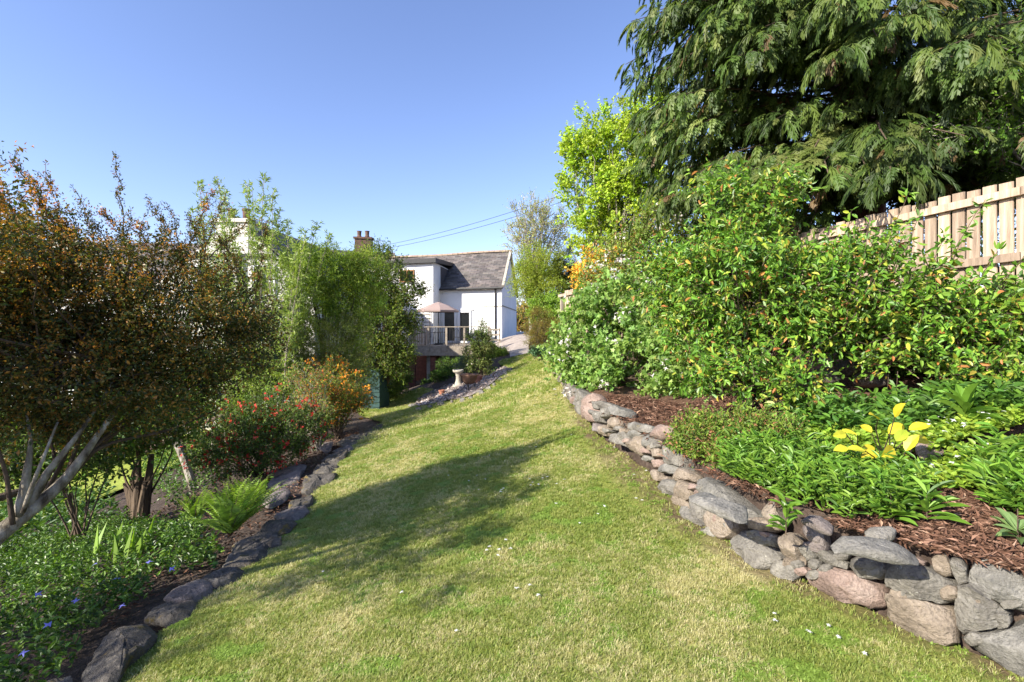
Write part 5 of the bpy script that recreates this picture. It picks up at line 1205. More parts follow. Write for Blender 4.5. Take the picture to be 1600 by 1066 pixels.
for a, e in SH:
    a, e = P(*a), P(*e); L = np.linalg.norm(e - a); n = 12; t = np.linspace(0, 1, n)[:, None]; q = a + (e - a) * t; q[:, 2] += .04 * L * np.sin(t[:, 0] * 3) ; q[1:-1] += rng.normal(size=(n - 2, 3)) * .008
    ms.tube(q, np.linspace(.006, .002, n), 4, cap=False); k = int(L * 430); spire = e[2] > 1.2 and abs(e[0] + 3.02) < .12
    ts = rng.uniform(.15, 1, k); pos = np.c_[[np.interp(ts, t[:, 0], q[:, i]) for i in range(3)]].T + rn(k) * (.011 if spire else .02)
    sl.add(pos, nrm(rn(k) + nrm(e - a)), nrm(rn(k) * .6 + A([0, 0, 1])), .022 * rng.uniform(.6, 1.2, k), .010, 'dia', palette([((.05, .06, .02), 3), ((.16, .10, .03), 2), ((.24, .13, .04), 1.5), ((.10, .12, .03), 2)], k))
    # side twigs
    for _ in range(0 if spire else int(L * 16)):
        s = q[rng.integers(3, n)]; d = nrm(nrm(e - a) * .7 + rng.normal(size=3) * .5); l = rng.uniform(.04, .13); ms.tube([s, s + d * l], [.003, .0015], 3, cap=False); kk = 16
        pp = s + d * l * rng.random(kk)[:, None] + rn(kk) * .01; sl.add(pp, nrm(rn(kk) + d), nrm(rn(kk) * .6 + A([0, 0, 1])), .021, .010, 'dia', palette([((.05, .06, .02), 3), ((.2, .11, .035), 2), ((.10, .12, .03), 1)], kk))
for a, e in SH[:5] + [SH[10]] + SH[7:8] + SH[16:20]:
    a, e = P(*a), P(*e)
    for _ in range(11 if a[1] < 3.95 else 6):
        s = a + (e - a) * (1 - rng.random() ** 1.6 * .6); k = 9; fl.add(s + rn(k) * .02, nrm(rn(k)), nrm(rn(k) * .7 + A([-.3, -.5, .7])), .018, .016, 'flower', palette([((.75, .36, .02), 3), ((.70, .24, .02), 2)], k))
# bronze tips and flowers over the sunny side of the crown
j = rng.choice(len(b), 7500); e = b[j] + td[j] * tl_[j][:, None]
ok = (e[:, 2] > -.25) & (rng.random(len(e)) < np.clip(.5 + (-2.6 - e[:, 0]) * .35 + (e[:, 2]) * .3, .10, .9)); e = e[ok]
pos = np.repeat(e, 8, 0) + rn(len(e) * 8) * .018
sl.add(pos, nrm(rn(len(pos))), nrm(rn(len(pos)) * .7 + A([-.2, -.3, .8])), .02, .009, 'dia', palette([((.40, .18, .04), 3), ((.29, .15, .035), 3), ((.20, .19, .04), 2.5), ((.58, .28, .04), 1.2)], len(pos)))
j = rng.choice(len(e), 420); pos = np.repeat(e[j], 7, 0) + rn(420 * 7) * .016
fl.add(pos, nrm(rn(len(pos))), nrm(rn(len(pos)) * .7 + A([-.3, -.5, .7])), .015, .013, 'flower', palette([((.75, .30, .02), 3), ((.65, .20, .03), 2), ((.78, .42, .03), 1)], len(pos)))
for j in rng.choice(len(C), 70, replace=False):
    s = P(*[(190, 600, 3.6), (60, 600, 3.2), (150, 560, 3.4), (-100, 650, 2.8)][rng.integers(4)]); limb(ms, s, C[j], .009, .002, .12, 7, 4)
twigs(ms, b, td, tl_, .0016, 12)
lv.out("crown", M['gloss'], BR); sl.out("young_leaves", M['leaf'], BR); fl.out("orange_flowers", M['petal'], BR, 'stuff'); ms.out("twigs", M['barkd'], BR)

# stump and thin stems
q = hit(212, 812, G); st = thing("split_stump", "reddish split tree stump with bare upright shoots left of the fern", "stump", q)
D_ = q[1]; m = MB()
for k in range(7):
    a = rng.uniform(0, 6.28); o = A([math.cos(a), math.sin(a), 0]) * rng.uniform(.02, .08) * D_ / 5; h = rng.uniform(.35, .75) * D_ / 6
    m.tube([q + o + A([0, 0, -.05]), q + o * 1.3 + A([.02, 0, h * .6]), q + o * 1.6 + A([rng.uniform(-.08, .08), 0, h * 1.2])], [.065 * D_ / 6, .05 * D_ / 6, .03], 8, rough=.5)
m.out("wood", M['barkd'], st)
m = MB()
for (px, py) in ((196, 560), (222, 600), (240, 640), (262, 690), (178, 640), (205, 580), (250, 600), (160, 620), (285, 650)):
    limb(m, q + A([rng.uniform(-.1, .1), rng.uniform(-.05, .05), .1]), P(px, py, D_ + rng.uniform(-.3, .3)), .018, .006, .08, 8, 5)
m.out("shoots", M['barkd'], st)
lv = Leaves(); foliage(lv, [blob(210, 650, D_, 75, 60, .5), blob(150, 690, D_, 45, 45, .4), blob(275, 650, D_, 40, 40, .4)], 110, .14, 1300, .2, 6, .05, .03, 'oval', [((.07, .13, .025), 3), ((.12, .20, .03), 2)], shell=.1); lv.out("leaves", M['leaf'], st)
# leaning post with rail
q = hit(304, 758, G); pp = thing("leaning_prop", "mossy leaning timber post with a rough branch rail on top, right of the stump", "post", q)
D_ = q[1]; m = MB(); tp_ = P(272, 682, D_ + .1); m.tube([q - A([0, 0, .1]), (q + tp_) / 2 + A([.01, 0, 0]), tp_], [.07, .062, .06], 8, rough=.2); m.out("post", M['bark'], pp)
m = MB(); path3([(225, 705, D_ + .1), (275, 682, D_ + .05), (310, 662, D_), (355, 648, D_ - .1)], [.045, .05, .045, .03], m); m.out("rail", M['barkd'], pp)
m = MB(); path3([(284, 684, D_ + .3), (290, 720, D_ + .3), (303, 752, D_ + .2)], [.05, .045, .04], m); m.out("brace", M['barkd'], pp)
q = hit(-10, 800, G); rl = thing("log_rail", "dark horizontal log rail crossing the left edge above the lower lawn", "rail", P(20, 772, 4.2))
m = MB(); path3([(-60, 795, 4.0), (0, 777, 4.1), (40, 766, 4.3), (90, 752, 4.6)], [.035, .035, .03, .03], m); m.out("log", M['barkd'], rl)
m = MB(); path3([(-40, 790, 4.05), (-42, 860, 4.05), (-42, 930, 4.05)], [.03, .03, .03], m); m.out("log_post", M['barkd'], rl)

# bamboo
bp = P(400, 600, 11.3); bp[2] = g1(bp[0], bp[1])
bm = thing("bamboo_clump", "tall airy bamboo with thin canes and narrow pale leaves in front of the gable house", "bamboo", bp)
m = MB(); lv = Leaves()
TOPS = [(310,285),(338,272),(352,300),(385,290),(395,300),(412,270),(425,300),(435,330),(365,330),(330,340),(345,380),(400,340),(450,350),(462,385),(480,360),(495,350),(515,368),(470,375),(320,400),(375,410),(440,400),(300,330),(420,360),(355,440),(405,430),(460,440),(385,480),(430,480)]
for px, py in TOPS:
    Dk = rng.uniform(10.6, 12.2); e = P(px, py, Dk); a = A([P(np.interp(px, [300, 515], [350, 470]), 600, Dk)[0] + rng.normal() * .12, Dk + rng.normal() * .2, 0]); a[2] = g1(a[0], a[1]); L = np.linalg.norm(e - a)
    t = np.linspace(0, 1, 12)[:, None]; q = a + (e - a) * t + A([0, 0, 1]) * (.0) ; q[:, 0] += (e[0] - a[0]) * (t[:, 0] ** 2 - t[:, 0]) * .6; q += rng.normal(size=q.shape) * .012
    m.tube(q, np.linspace(.017, .004, 12), 5, cap=False); n = 120
    ts = 1 - rng.random(n) ** 1.0 * .75; o = np.c_[[np.interp(ts, t[:, 0], q[:, i]) for i in range(3)]].T; az = rng.uniform(0, 6.28, n); ln = (.10 + .42 * (1 - ts)) * rng.uniform(.5, 1.3, n)
    d = nrm(np.c_[np.cos(az) * .7, np.sin(az) * .7, rng.uniform(.3, 1.2, n)]); twigs(m, o, d, ln, .003, 1)
    k = 7; I = np.repeat(np.arange(n), k); pos = o[I] + d[I] * (ln[I] * rng.uniform(.3, 1.1, len(I)))[:, None]
    lv.add(pos, nrm(d[I] * .6 + rn(len(I)) * .5 + A([0, 0, .05])), nrm(rn(len(I)) + A([0, 0, .5])), .12 * rng.uniform(.6, 1.2, len(I)), .018, 'dia', palette([((.22, .31, .09), 3), ((.29, .37, .13), 2), ((.16, .24, .06), 2)], len(I)))
m.out("canes", M['leafcane'] if 'leafcane' in M else M['greywood'], bm); lv.out("leaves", M['leaf'], bm)

YG = [((.165, .255, .045), 4), ((.23, .32, .06), 3), ((.10, .16, .03), 2.5)]
shrub("willowy_shrub", "dense bright green fine leaved shrub standing right of the bamboo", (*P(515, 600, 13)[:2], g1(*P(515, 600, 13)[:2])),
      [blob(520, 430, 13, 62, 45, .8), blob(490, 470, 13, 45, 60, .7), blob(545, 470, 13.2, 55, 60, .8), blob(515, 520, 12.8, 60, 60, .7), blob(570, 440, 13.4, 35, 45, .6), blob(470,420,13,25,40,.5)], 480, .15, 7600, .2, 7, .075, .022, 'dia', YG, stems=25, sr=.03, shell=.45, up=.5, cvar=.25)
shrub("olive_toned_shrub", "greyish olive fine twigged shrub below the bright willowy shrub", (*P(505, 640, 12)[:2], g1(*P(505, 640, 12)[:2])),
      [blob(500, 560, 12, 55, 50, .6), blob(540, 550, 12.2, 40, 55, .5), blob(460, 570, 12, 40, 50, .5), blob(560, 590, 12.4, 25, 40, .4)], 260, .14, 6500, .2, 7, .045, .011, 'dia', [((.16, .20, .06), 3), ((.21, .25, .08), 2), ((.11, .15, .045), 2)], stems=30, sr=.015, shell=.4, up=.6, bark='bark')
tree("hawthorn_tree", "dark leafy small tree with spreading twigs between the willowy shrub and the deck", (*P(600, 640, 17)[:2], g1(*P(600, 640, 17)[:2])),
     [blob(600, 500, 17, 45, 90, 1.2), blob(590, 430, 17, 45, 45, 1.0), blob(632, 445, 16.6, 30, 26, .6), blob(625, 490, 17, 32, 40, .8), blob(595, 570, 17, 45, 50, 1.0), blob(618, 540, 16.8, 25, 50, .7), blob(652, 452, 16.6, 18, 10, .3), blob(560, 540, 17.2, 35, 80, 1)], 420, .22, 7000, .28, 7, .07, .042, 'dia',
     [((.065, .115, .02), 4), ((.11, .165, .025), 3), ((.17, .20, .035), 1.5), ((.03, .06, .014), 2)], r0=.12, fork=.3, nbr=60, bark='barkd', shell=.35, up=.2)
shrub("understory_bush", "shaded mid green bush filling the space below the barberry crown behind its trunks", (*P(120, 790, 5.6)[:2], g1(*P(120, 790, 5.6)[:2])),
      [blob(110, 700, 5.6, 80, 50, .5), blob(20, 700, 5.4, 60, 40, .5), blob(190, 660, 6.2, 70, 45, .5), blob(250, 640, 6.6, 60, 35, .4), blob(90, 640, 5.8, 90, 30, .4)], 200, .14, 2200, .22, 6, .06, .035, 'oval', [((.06, .12, .025), 3), ((.11, .19, .03), 2), ((.04, .08, .02), 2)], stems=12, sr=.012, shell=.3)
# second low dark green foliage at the tree's foot
shrub("ivy_mass", "dark ivy like foliage at the foot of the small tree beside the compost bin", (*P(612, 618, 18.5)[:2], g1(*P(612, 618, 18.5)[:2])),
      [blob(612, 600, 18.5, 24, 22, .6), blob(600, 615, 17.4, 16, 12, .4), blob(625, 585, 19, 14, 25, .5)], 90, .12, 1500, .14, 6, .06, .045, 'oval', [((.05, .10, .02), 3), ((.09, .15, .03), 1)], stems=6, shell=.3)
# red and orange flowering shrubs
shrub("red_flowering_quince", "dark leaved quince covered in scarlet flowers behind the fern", (*P(400, 725, 8.0)[:2], g1(*P(400, 725, 8.0)[:2])),
      [blob(400, 680, 8, 75, 42, .6), blob(350, 695, 7.8, 50, 36, .5), blob(455, 670, 8.4, 50, 36, .5), blob(420, 650, 8.4, 45, 30, .4), blob(380, 720, 7.6, 60, 22, .4)], 300, .12, 3600, .16, 6, .042, .026, 'dia', [((.045, .085, .02), 4), ((.08, .14, .026), 2), ((.14, .21, .045), .7)], stems=40, sr=.01, shell=.5, up=.3,
      flowers=("scarlet_flowers", 230, .045, .042, 'flower', [((.62, .02, .02), 4), ((.75, .06, .05), 2), ((.80, .16, .10), 1)], 4))
shrub("orange_azalea", "azalea with vivid orange flowers near the compost bin", (*P(530, 680, 10.5)[:2], g1(*P(530, 680, 10.5)[:2])),
      [blob(525, 630, 10.5, 45, 38, .5), blob(550, 620, 10.7, 28, 30, .4), blob(505, 640, 10.2, 30, 30, .4), blob(510, 590, 11, 30, 30, .4)], 150, .12, 1700, .16, 6, .05, .02, 'oval', [((.10, .16, .03), 3), ((.17, .22, .04), 2), ((.3, .15, .04), 1)], stems=40, sr=.01, shell=.3, up=.5,
      flowers=("orange_flowers", 190, .06, .05, 'flower', [((.85, .30, .02), 3), ((.80, .40, .03), 2), ((.70, .18, .03), 1)], 4))
shrub("white_stemmed_shrub", "thin shrub with pale stems and salmon tinted buds between the red and orange flowers", (*P(495, 690, 9.4)[:2], g1(*P(495, 690, 9.4)[:2])),
      [blob(490, 640, 9.4, 35, 40, .35), blob(480, 600, 9.8, 35, 30, .35)], 60, .1, 500, .16, 5, .05, .02, 'oval', [((.16, .22, .05), 3), ((.35, .17, .10), 1)], stems=40, sr=.008, bark='bark', up=.9, shell=.2)
shrub("lilac_bush", "lilac with pale purple flower heads seen past the right of the barberry", (*P(345, 680, 12.5)[:2], g1(*P(345, 680, 12.5)[:2])),
      [blob(335, 620, 12.5, 50, 45, .6), blob(365, 600, 12.7, 40, 40, .5), blob(310, 590, 12.5, 30, 40, .5)], 140, .15, 1500, .2, 6, .075, .045, 'oval', [((.10, .18, .035), 3), ((.15, .24, .05), 2)], stems=20, sr=.015, shell=.35,
      flowers=("purple_flowers", 48, .05, .05, 'flower', [((.42, .24, .58), 3), ((.52, .34, .62), 2)], 8))
shrub("pale_leaved_bush", "fresh yellow green bush in the sun behind the red flowered quince", (*P(430, 680, 10.8)[:2], g1(*P(430, 680, 10.8)[:2])),
      [blob(420, 610, 10.8, 55, 45, .5), blob(380, 640, 10.6, 50, 35, .5), blob(455, 620, 10.8, 35, 40, .4)], 160, .13, 2000, .18, 6, .055, .03, 'dia', [((.14, .23, .04), 3), ((.20, .30, .06), 2), ((.09, .15, .03), 1)], stems=20, shell=.3, up=.5)
for i, (px, py, D_, rx, ry, lb) in enumerate(((120, 700, 15, 110, 55, "mid green hedge far behind the barberry trunk"), (-40, 690, 17, 120, 60, "dark hedge at the left edge beyond the lower lawn"), (250, 670, 16, 60, 40, "light green bush at the edge of the lower lawn behind the stump"))):
    q = P(px, py + ry, D_); shrub("boundary_bush", lb, (q[0], q[1], g1(q[0], q[1])), [blob(px, py - 30, D_, rx, ry, .8), blob(px - 20, py + 5, D_, rx * .8, ry * .7, .8)], 120, .25, 1300, .25, 6, .08, .055, 'dia', [((.07, .13, .025), 3), ((.12, .19, .035), 2)], stems=8, shell=.4, group="bushes beyond the lower lawn")
# fern
def fern(px, py, nf, L, lb, fn=G, D=None):
    q = hit(px, py, fn); t = thing("fern", lb, "fern", q, None); lv = Leaves(); ms = MB()
    for f in range(nf):
        a = rng.uniform(0, 6.28); el = rng.uniform(.95, 1.42); l = L * rng.uniform(.7, 1.15); n = 30; t_ = np.linspace(0, 1, n)
        r = l * t_ * math.cos(el) * (1 + .6 * t_); z = l * t_ * math.sin(el) - l * .26 * t_ ** 2.6
        p = q + np.c_[np.cos(a) * r, np.sin(a) * r, z]; ms.tube(p[::3], np.linspace(.004, .001, len(p[::3])), 3, cap=False)
        dd = nrm(np.gradient(p, axis=0)); sd = nrm(np.cross(dd, A([0, 0, 1.0]))); up = np.cross(sd, dd)
        wl = .13 * l * np.sin(np.clip(t_ * 1.1 + .08, 0, 1) * math.pi) ** .7 + .008
        c = palette([((.17, .29, .04), 3), ((.22, .35, .06), 2), ((.12, .21, .03), 1)], n, var=.15)
        for s in (-1, 1):
            for off_ in (0,):
                pp = p + dd * (l / n * off_); lv.add(pp[3:], sd[3:] * s + dd[3:] * .45 - A([0, 0, .18]), up[3:], wl[3:] * rng.uniform(.8, 1.15, len(wl) - 3), .0105 * L / .6, 'dia', c[3:])
    lv.out("fronds", M['leaf'], t); ms.out("stalks", M['barkd'], t)
fern(360, 838, 46, .62, "lush green fern beside the slate edging right of the stump")
fern(395, 800, 24, .5, "smaller fern behind the lush fern near the flat slabs")
fern(305, 815, 20, .42, "fern tucked between the stump and the lush fern")
# vinca groundcover and left soil cover
VP = [((.05, .11, .018), 4), ((.08, .16, .025), 3), ((.035, .075, .016), 2), ((.14, .24, .045), 1)]
cover("periwinkle_groundcover", "glossy green periwinkle carpet with a few blue flowers in the near left border", [(-150,1150),(-150,900),(60,840),(180,820),(290,830),(330,850),(335,885),(300,900),(255,915),(225,945),(200,962),(150,985),(105,1060),(60,1100)], G, 2600, .042, .02, 'oval', VP, .15, 9)
cover("ivy_groundcover", "ivy and low leaves along the fern and slate edging", [(230,860),(300,800),(345,830),(345,880),(330,895),(270,905)], G, 260, .045, .035, 'lobe', VP, .07, 6)
cover("hosta_leaves", "darker broad leaves under the leaning barberry trunk", [(-200,960),(-150,800),(60,770),(170,770),(190,820),(60,850),(-60,900)], G, 700, .11, .05, 'oval', [((.045, .10, .025), 3), ((.07, .14, .03), 2)], .22, 7)
cover("border_foliage", "mixed low foliage in the left border behind the slate edging", [(330,740),(420,770),(400,800),(300,800),(230,790),(240,720)], G, 500, .05, .03, 'oval', VP, .2, 7)
cover("border_foliage", "loose green weeds on the slope between the stump and the leaning post", [(215,760),(225,705),(330,690),(360,720),(330,760),(260,780)], G, 700, .07, .04, 'dia', VP, .3, 8)
cover("border_foliage", "low green plants between the quince and the edging slates", [(440,745),(500,700),(545,675),(500,660),(420,700),(400,740)], G, 90, .05, .03, 'oval', VP, .1, 6)
q = hit(33, 1000, G)
lv = Leaves(); n = 9; g = A([hit(x, y, G, .17) for x, y in ((33, 1020), (185, 905), (190, 945), (265, 890), (120, 940), (80, 975), (230, 880), (150, 880), (55, 930))]); lv.add(g, nrm(rn(n) * A([1, 1, .1])), nrm(rn(n) * .3 + A([.1, -.5, 1])), .035, .035, 'flower', palette([((.25, .25, .75), 1)], n, var=.1)); o = lv.out("periwinkle_flowers", M['petal'], None, "stuff"); tag(o, "small violet blue periwinkle flowers in the near left carpet", "flowers")
chips([(230,800),(330,760),(420,735),(500,690),(560,665),(560,690),(480,760),(400,830),(345,870),(250,930),(180,975),(150,960)], 5000, G, -.03, "dark bark chips in the left border beside the slate edging", .05)
# tall grass blades in the periwinkle
t = thing("grass_tuft", "few long upright grass blades rising from the periwinkle below the stump", "grass", hit(188, 880, G)); lv = Leaves(); k = 16
bs = A(t.location) + rn(k) * A([.12, .08, 0]); lv.add(bs, nrm(rn(k) * .28 + A([0, 0, 1])), nrm(rn(k) * A([1, 1, .1])), .34 * rng.uniform(.6, 1.2, k), .012, 'dia', palette([((.16, .27, .05), 1)], k)); lv.out("blades", M['leaf'], t)
# rose bush by the deck
rb = P(752, 592, 17.6)
shrub("rose_bush", "upright dark leaved rose bush with pale blooms in front of the deck railing", (rb[0], rb[1], g1(rb[0], rb[1])),
      [blob(750, 530, 17.6, 19, 26, .45), blob(745, 560, 17.6, 18, 22, .4), blob(757, 545, 17.6, 14, 30, .4), blob(760, 580, 17.5, 12, 16, .3), blob(738,550,17.7,14,16,.3)], 130, .12, 2000, .16, 6, .05, .032, 'dia', [((.06, .10, .025), 3), ((.11, .16, .04), 2), ((.17, .20, .07), 1)], stems=24, sr=.012, shell=.3, up=.6,
      flowers=("pale_blooms", 26, .05, .05, 'flower', [((.72, .66, .55), 1)], 3))
for i, (px, py, D_, rx, ry, pal_, lb) in enumerate((
    (700, 588, 19.5, 26, 14, VP, "low green shrub in the shade under the deck front"), (735, 572, 18.6, 24, 14, [((.13, .17, .13), 3), ((.20, .24, .20), 1)], "silvery grey green plant behind the bird bath"),
    (712, 572, 21, 28, 12, VP, "green plants on the bank below the deck fascia"), (778, 552, 20.5, 16, 7, YG, "bright green edging plants on the left side of the path"), (680, 605, 20, 18, 10, VP, "dark low plants beside the brick pier"), (760, 556, 21.5, 20, 9, VP, "green plants between the rose bush and the path"))):
    q = P(px, py + ry, D_); shrub("bank_plant", lb, (q[0], q[1], g1(q[0], q[1])), [blob(px, py, D_, rx, ry, .5)], 60, .12, 900, .14, 6, .06, .03, 'oval', pal_, stems=5, shell=.2, cat="plant", group="plants on the bank by the deck")
# marigold-like edge tuft near wall
# person working in the lower garden
def person():
    qq = hit(297, 666, G); D_ = qq[1]; hd = P(284, 617, D_); zg_ = qq[2]; print('person D', D_)
    t = thing("person", "person with auburn hair in a navy top and pale jeans kneeling on the lower lawn", "person", (hd[0] + .3, D_, zg_))
    hip = A([hd[0] + .55, D_ + .1, zg_ + .42]); sh = A([hd[0] + .12, D_, hd[2] - .2])
    def skin(name, pts, edges, rad, mat, parent):
        me = bpy.data.meshes.new(name); me.from_pydata([tuple(A(p) - root_base(t)) for p in pts], edges, []); me.materials.append(M[mat])
        o = bpy.data.objects.new(name, me); COL.objects.link(o); o.parent = parent; s = o.modifiers.new("skin", 'SKIN'); me.skin_vertices[0].data[0].use_root = True
        for v, r in zip(me.skin_vertices[0].data, rad): v.radius = (r, r)
        ss = o.modifiers.new("sub", 'SUBSURF'); ss.levels = 2; ss.render_levels = 2; return o
    k1, k2 = hip + A([-.38, -.12, -.3]), hip + A([-.34, .16, -.3]); f1_, f2_ = hip + A([.08, -.14, -.36]), hip + A([.1, .16, -.36])
    e1, e2 = sh + A([-.08, -.24, -.26]), sh + A([-.06, .24, -.26]); h1, h2 = sh + A([-.3, -.18, -.42]), sh + A([-.28, .16, -.44]); neck = sh + A([-.07, 0, .09])
    pts = [hip, (hip + sh) / 2 + A([0, 0, .05]), sh, neck, hd, sh + A([0, -.17, 0]), e1, h1, sh + A([0, .17, 0]), e2, h2, hip + A([-.02, -.1, -.03]), k1, f1_, hip + A([-.02, .1, -.03]), k2, f2_]
    ed = [(0, 1), (1, 2), (2, 3), (3, 4), (2, 5), (5, 6), (6, 7), (2, 8), (8, 9), (9, 10), (0, 11), (11, 12), (12, 13), (0, 14), (14, 15), (15, 16)]
    skin("body", pts, ed, [.15, .14, .14, .055, .1, .07, .045, .03, .07, .045, .03, .09, .065, .05, .09, .065, .05], 'skin', t)
    skin("top", [hip + A([-.03, 0, .03]), pts[1], sh, sh + A([0, -.17, 0]), e1, sh + A([0, .17, 0]), e2], [(0, 1), (1, 2), (2, 3), (3, 4), (2, 5), (5, 6)], [.17, .165, .16, .09, .06, .09, .06], 'navy', t)
    skin("jeans", [hip, pts[11], k1, f1_, pts[14], k2, f2_], [(0, 1), (1, 2), (2, 3), (0, 4), (4, 5), (5, 6)], [.165, .11, .08, .06, .11, .08, .06], 'jeans', t)
    skin("hair", [hd + A([.03, .0, .06]), hd + A([.08, 0, 0]), hd + A([.07, 0, -.08])], [(0, 1), (1, 2)], [.11, .10, .06], 'hair', t)
    for h in (h1, h2):
        for f in range(5): m = MB(); m.tube([h, h + A([-.05, (f - 2) * .018, -.03]), h + A([-.085, (f - 2) * .022, -.065])], [.012, .01, .007], 5); m.out("finger", M['skin'], t)
person()

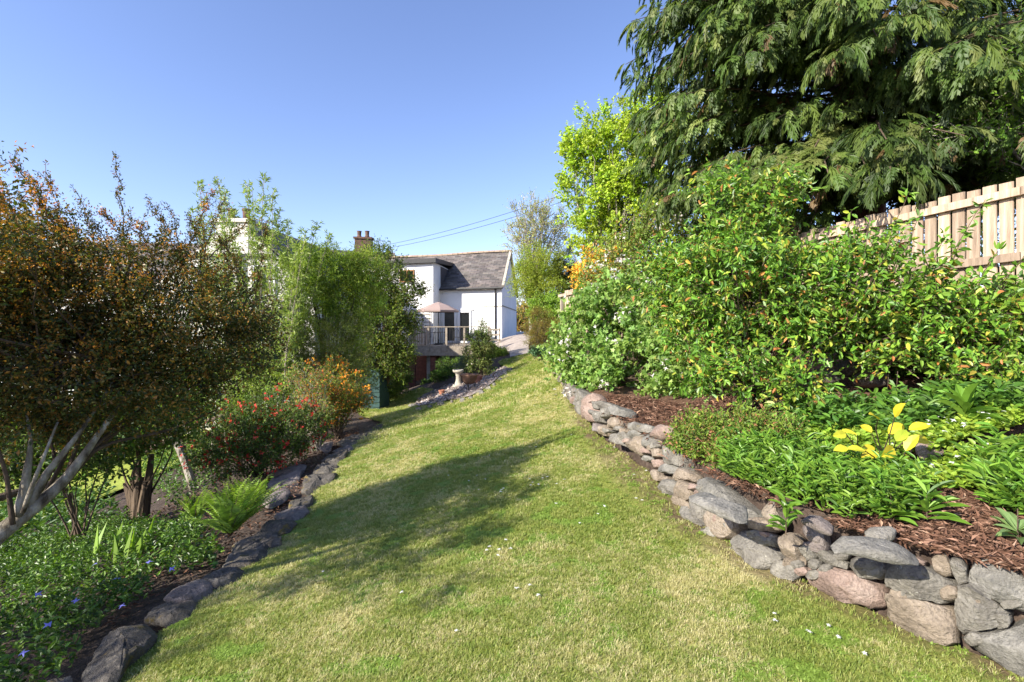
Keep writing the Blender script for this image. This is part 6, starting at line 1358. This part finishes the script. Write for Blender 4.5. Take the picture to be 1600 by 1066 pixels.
# ------------------------------------------------------------------ grass
def grass():
    protos = []
    me_V, me_T, me_C, pid = [], [], [], []
    cols = [[(.25, .31, .06), (.31, .36, .08)], [(.34, .37, .10), (.41, .42, .13)], [(.20, .27, .05), (.25, .32, .065)], [(.56, .50, .26), (.65, .59, .33)], [(.46, .45, .18), (.54, .51, .23)], [(.25, .36, .06), (.22, .32, .055)]]
    nv = 0
    for k, cc in enumerate(cols):
        for bl in range(11):
            a = rng.uniform(0, 6.28); r = rng.uniform(0, .022); o = A([math.cos(a) * r, math.sin(a) * r, -.004]); a2 = rng.uniform(0, 6.28); le = rng.uniform(.012, .028); h = rng.uniform(.012, .026)
            d = A([math.cos(a2), math.sin(a2), 0]); s = A([-d[1], d[0], 0]) * .0017
            if k == 5: s = s * 2.2; h *= .7
            V = [o - s, o + s, o + d * le * .45 - s * .8 + A([0, 0, h * .75]), o + d * le * .45 + s * .8 + A([0, 0, h * .75]), o + d * le + A([0, 0, h])]
            me_V += V; me_T += [(nv, nv + 1, nv + 3), (nv, nv + 3, nv + 2), (nv + 2, nv + 3, nv + 4)]; nv += 5; c = A(cc[0]) + (A(cc[1]) - A(cc[0])) * rng.random(); me_C += [c * .75, c * .75, c, c, c * 1.1]; pid += [k] * 5
    pts = []
    for (y0, y1, dn, sc_) in ((1.2, 3.2, 5200, .8), (3.2, 5.5, 3000, .95), (5.5, 9, 1300, 1.3), (9, 20, 260, 2.6)):
        x0, x1 = -6, 3.4; n = int((x1 - x0) * (y1 - y0) * dn); g = np.c_[rng.uniform(x0, x1, n), rng.uniform(y0, y1, n)]
        g = g[inpoly(g[:, 0], g[:, 1], lawn_poly) & (abs(g[:, 0] / g[:, 1]) < 1.12)]; pts.append(np.c_[g, G(g[:, 0], g[:, 1]), np.full(len(g), sc_)])
    pts = np.concatenate(pts); idx = np.zeros(len(pts), int); keep = np.ones(len(pts), bool); R1 = rng.random((len(pts), 3))
    for i, p in enumerate(pts):
        d = dry(p[0], p[1]); t = (d + .08) / .5 + (R1[i, 0] - .5) * 1.1
        idx[i] = (3 if R1[i, 1] < .6 else 4) if t > .62 else (4 if t > .4 else (int(R1[i, 1] * 3) if noise.noise(Vector((p[0] * 5, p[1] * 5, 20))) < .22 else 5))
        dw = float(wx(p[1])) - p[0]
        if p[1] < 9 and dw < .16 + .3 * max(0, 1 - abs(p[1] - 4.4) / 1.5) and R1[i, 2] < .8: keep[i] = False
    pts, idx = pts[keep], idx[keep]
    V = np.concatenate([A(me_V), pts[:, :3]]); me = mesh_from("grass", V, [A(me_T)], np.concatenate([A(me_C), np.ones((len(pts), 3))]))
    for nm, arr in (("pid", np.r_[A(pid), idx].astype(np.int32)),):
        a = me.attributes.new(nm, 'INT', 'POINT'); a.data.foreach_set("value", arr)
    for nm, arr in (("proto", np.r_[np.ones(len(pid)), np.zeros(len(pts))]), ("size", np.r_[np.ones(len(pid)), pts[:, 3] * rng.uniform(.7, 1.35, len(pts))]), ("spin", np.r_[np.zeros(len(pid)), rng.uniform(0, 6.28, len(pts))])):
        a = me.attributes.new(nm, 'FLOAT', 'POINT'); a.data.foreach_set("value", arr.astype(np.float32))
    o = link("grass", me, M['leaf'], None, "stuff"); tag(o, "short mown grass with straw coloured patches covering the lawn", "grass")
    ng = bpy.data.node_groups.new("grass_tufts", 'GeometryNodeTree'); ng.interface.new_socket("Geometry", in_out='INPUT', socket_type='NodeSocketGeometry'); ng.interface.new_socket("Geometry", in_out='OUTPUT', socket_type='NodeSocketGeometry')
    n_ = ng.nodes; l = ng.links; gi = n_.new("NodeGroupInput"); go = n_.new("NodeGroupOutput")
    def attr(nm, ty): a = n_.new("GeometryNodeInputNamedAttribute"); a.data_type = ty; a.inputs[0].default_value = nm; return [s for s in a.outputs if s.enabled][0] if False else a.outputs[0]
    cmpn = n_.new("FunctionNodeCompare"); cmpn.data_type = 'FLOAT'; cmpn.operation = 'GREATER_THAN'; l.new(attr("proto", 'FLOAT'), cmpn.inputs[0]); cmpn.inputs[1].default_value = .5
    sep = n_.new("GeometryNodeSeparateGeometry"); sep.domain = 'POINT'; l.new(gi.outputs[0], sep.inputs[0]); l.new(cmpn.outputs[0], sep.inputs[1])
    g2i = n_.new("GeometryNodeGeometryToInstance")
    for k in reversed(range(len(cols))):
        c2 = n_.new("FunctionNodeCompare"); c2.data_type = 'INT'; c2.operation = 'EQUAL'; l.new(attr("pid", 'INT'), c2.inputs[2]); c2.inputs[3].default_value = k
        s2 = n_.new("GeometryNodeSeparateGeometry"); s2.domain = 'POINT'; l.new(sep.outputs[0], s2.inputs[0]); l.new(c2.outputs[0], s2.inputs[1]); l.new(s2.outputs[0], g2i.inputs[0])
    iop = n_.new("GeometryNodeInstanceOnPoints"); l.new(sep.outputs[1], iop.inputs['Points']); l.new(g2i.outputs[0], iop.inputs['Instance']); iop.inputs['Pick Instance'].default_value = True
    l.new(attr("pid", 'INT'), iop.inputs['Instance Index']); l.new(attr("size", 'FLOAT'), iop.inputs['Scale'])
    cx = n_.new("ShaderNodeCombineXYZ"); l.new(attr("spin", 'FLOAT'), cx.inputs[2]); l.new(cx.outputs[0], iop.inputs['Rotation'])
    l.new(iop.outputs[0], go.inputs[0]); md = o.modifiers.new("tufts", 'NODES'); md.node_group = ng
    print("grass points", len(pts))
grass()
# daisies
g = []
for (px, py, n, s) in ((840, 752, 9, 18), (790, 860, 6, 14), (780, 770, 5, 20), (1000, 735, 3, 12), (900, 800, 4, 30), (1205, 960, 3, 40), (700, 760, 3, 40), (950, 690, 3, 30), (840, 690, 5, 40), (1300, 1000, 3, 30), (1010, 790, 3, 40), (620, 900, 3, 60), (880, 930, 3, 50)):
    for _ in range(n): g.append(hit(px + rng.normal() * s, py + rng.normal() * s * .5, G, .03))
g = A(g); n = len(g); I = np.repeat(np.arange(n), 3); lv = Leaves(); lv.add(g[I], nrm(rn(3 * n) * A([1, 1, 0])), nrm(rn(3 * n) * .15 + A([0, 0, 1])), .016, .016, 'flower', palette([((.8, .8, .76), 1)], 3 * n, var=.04)); o = lv.out("daisies", M['petal'], None, "stuff"); tag(o, "tiny white daisies dotted over the lawn", "flowers")
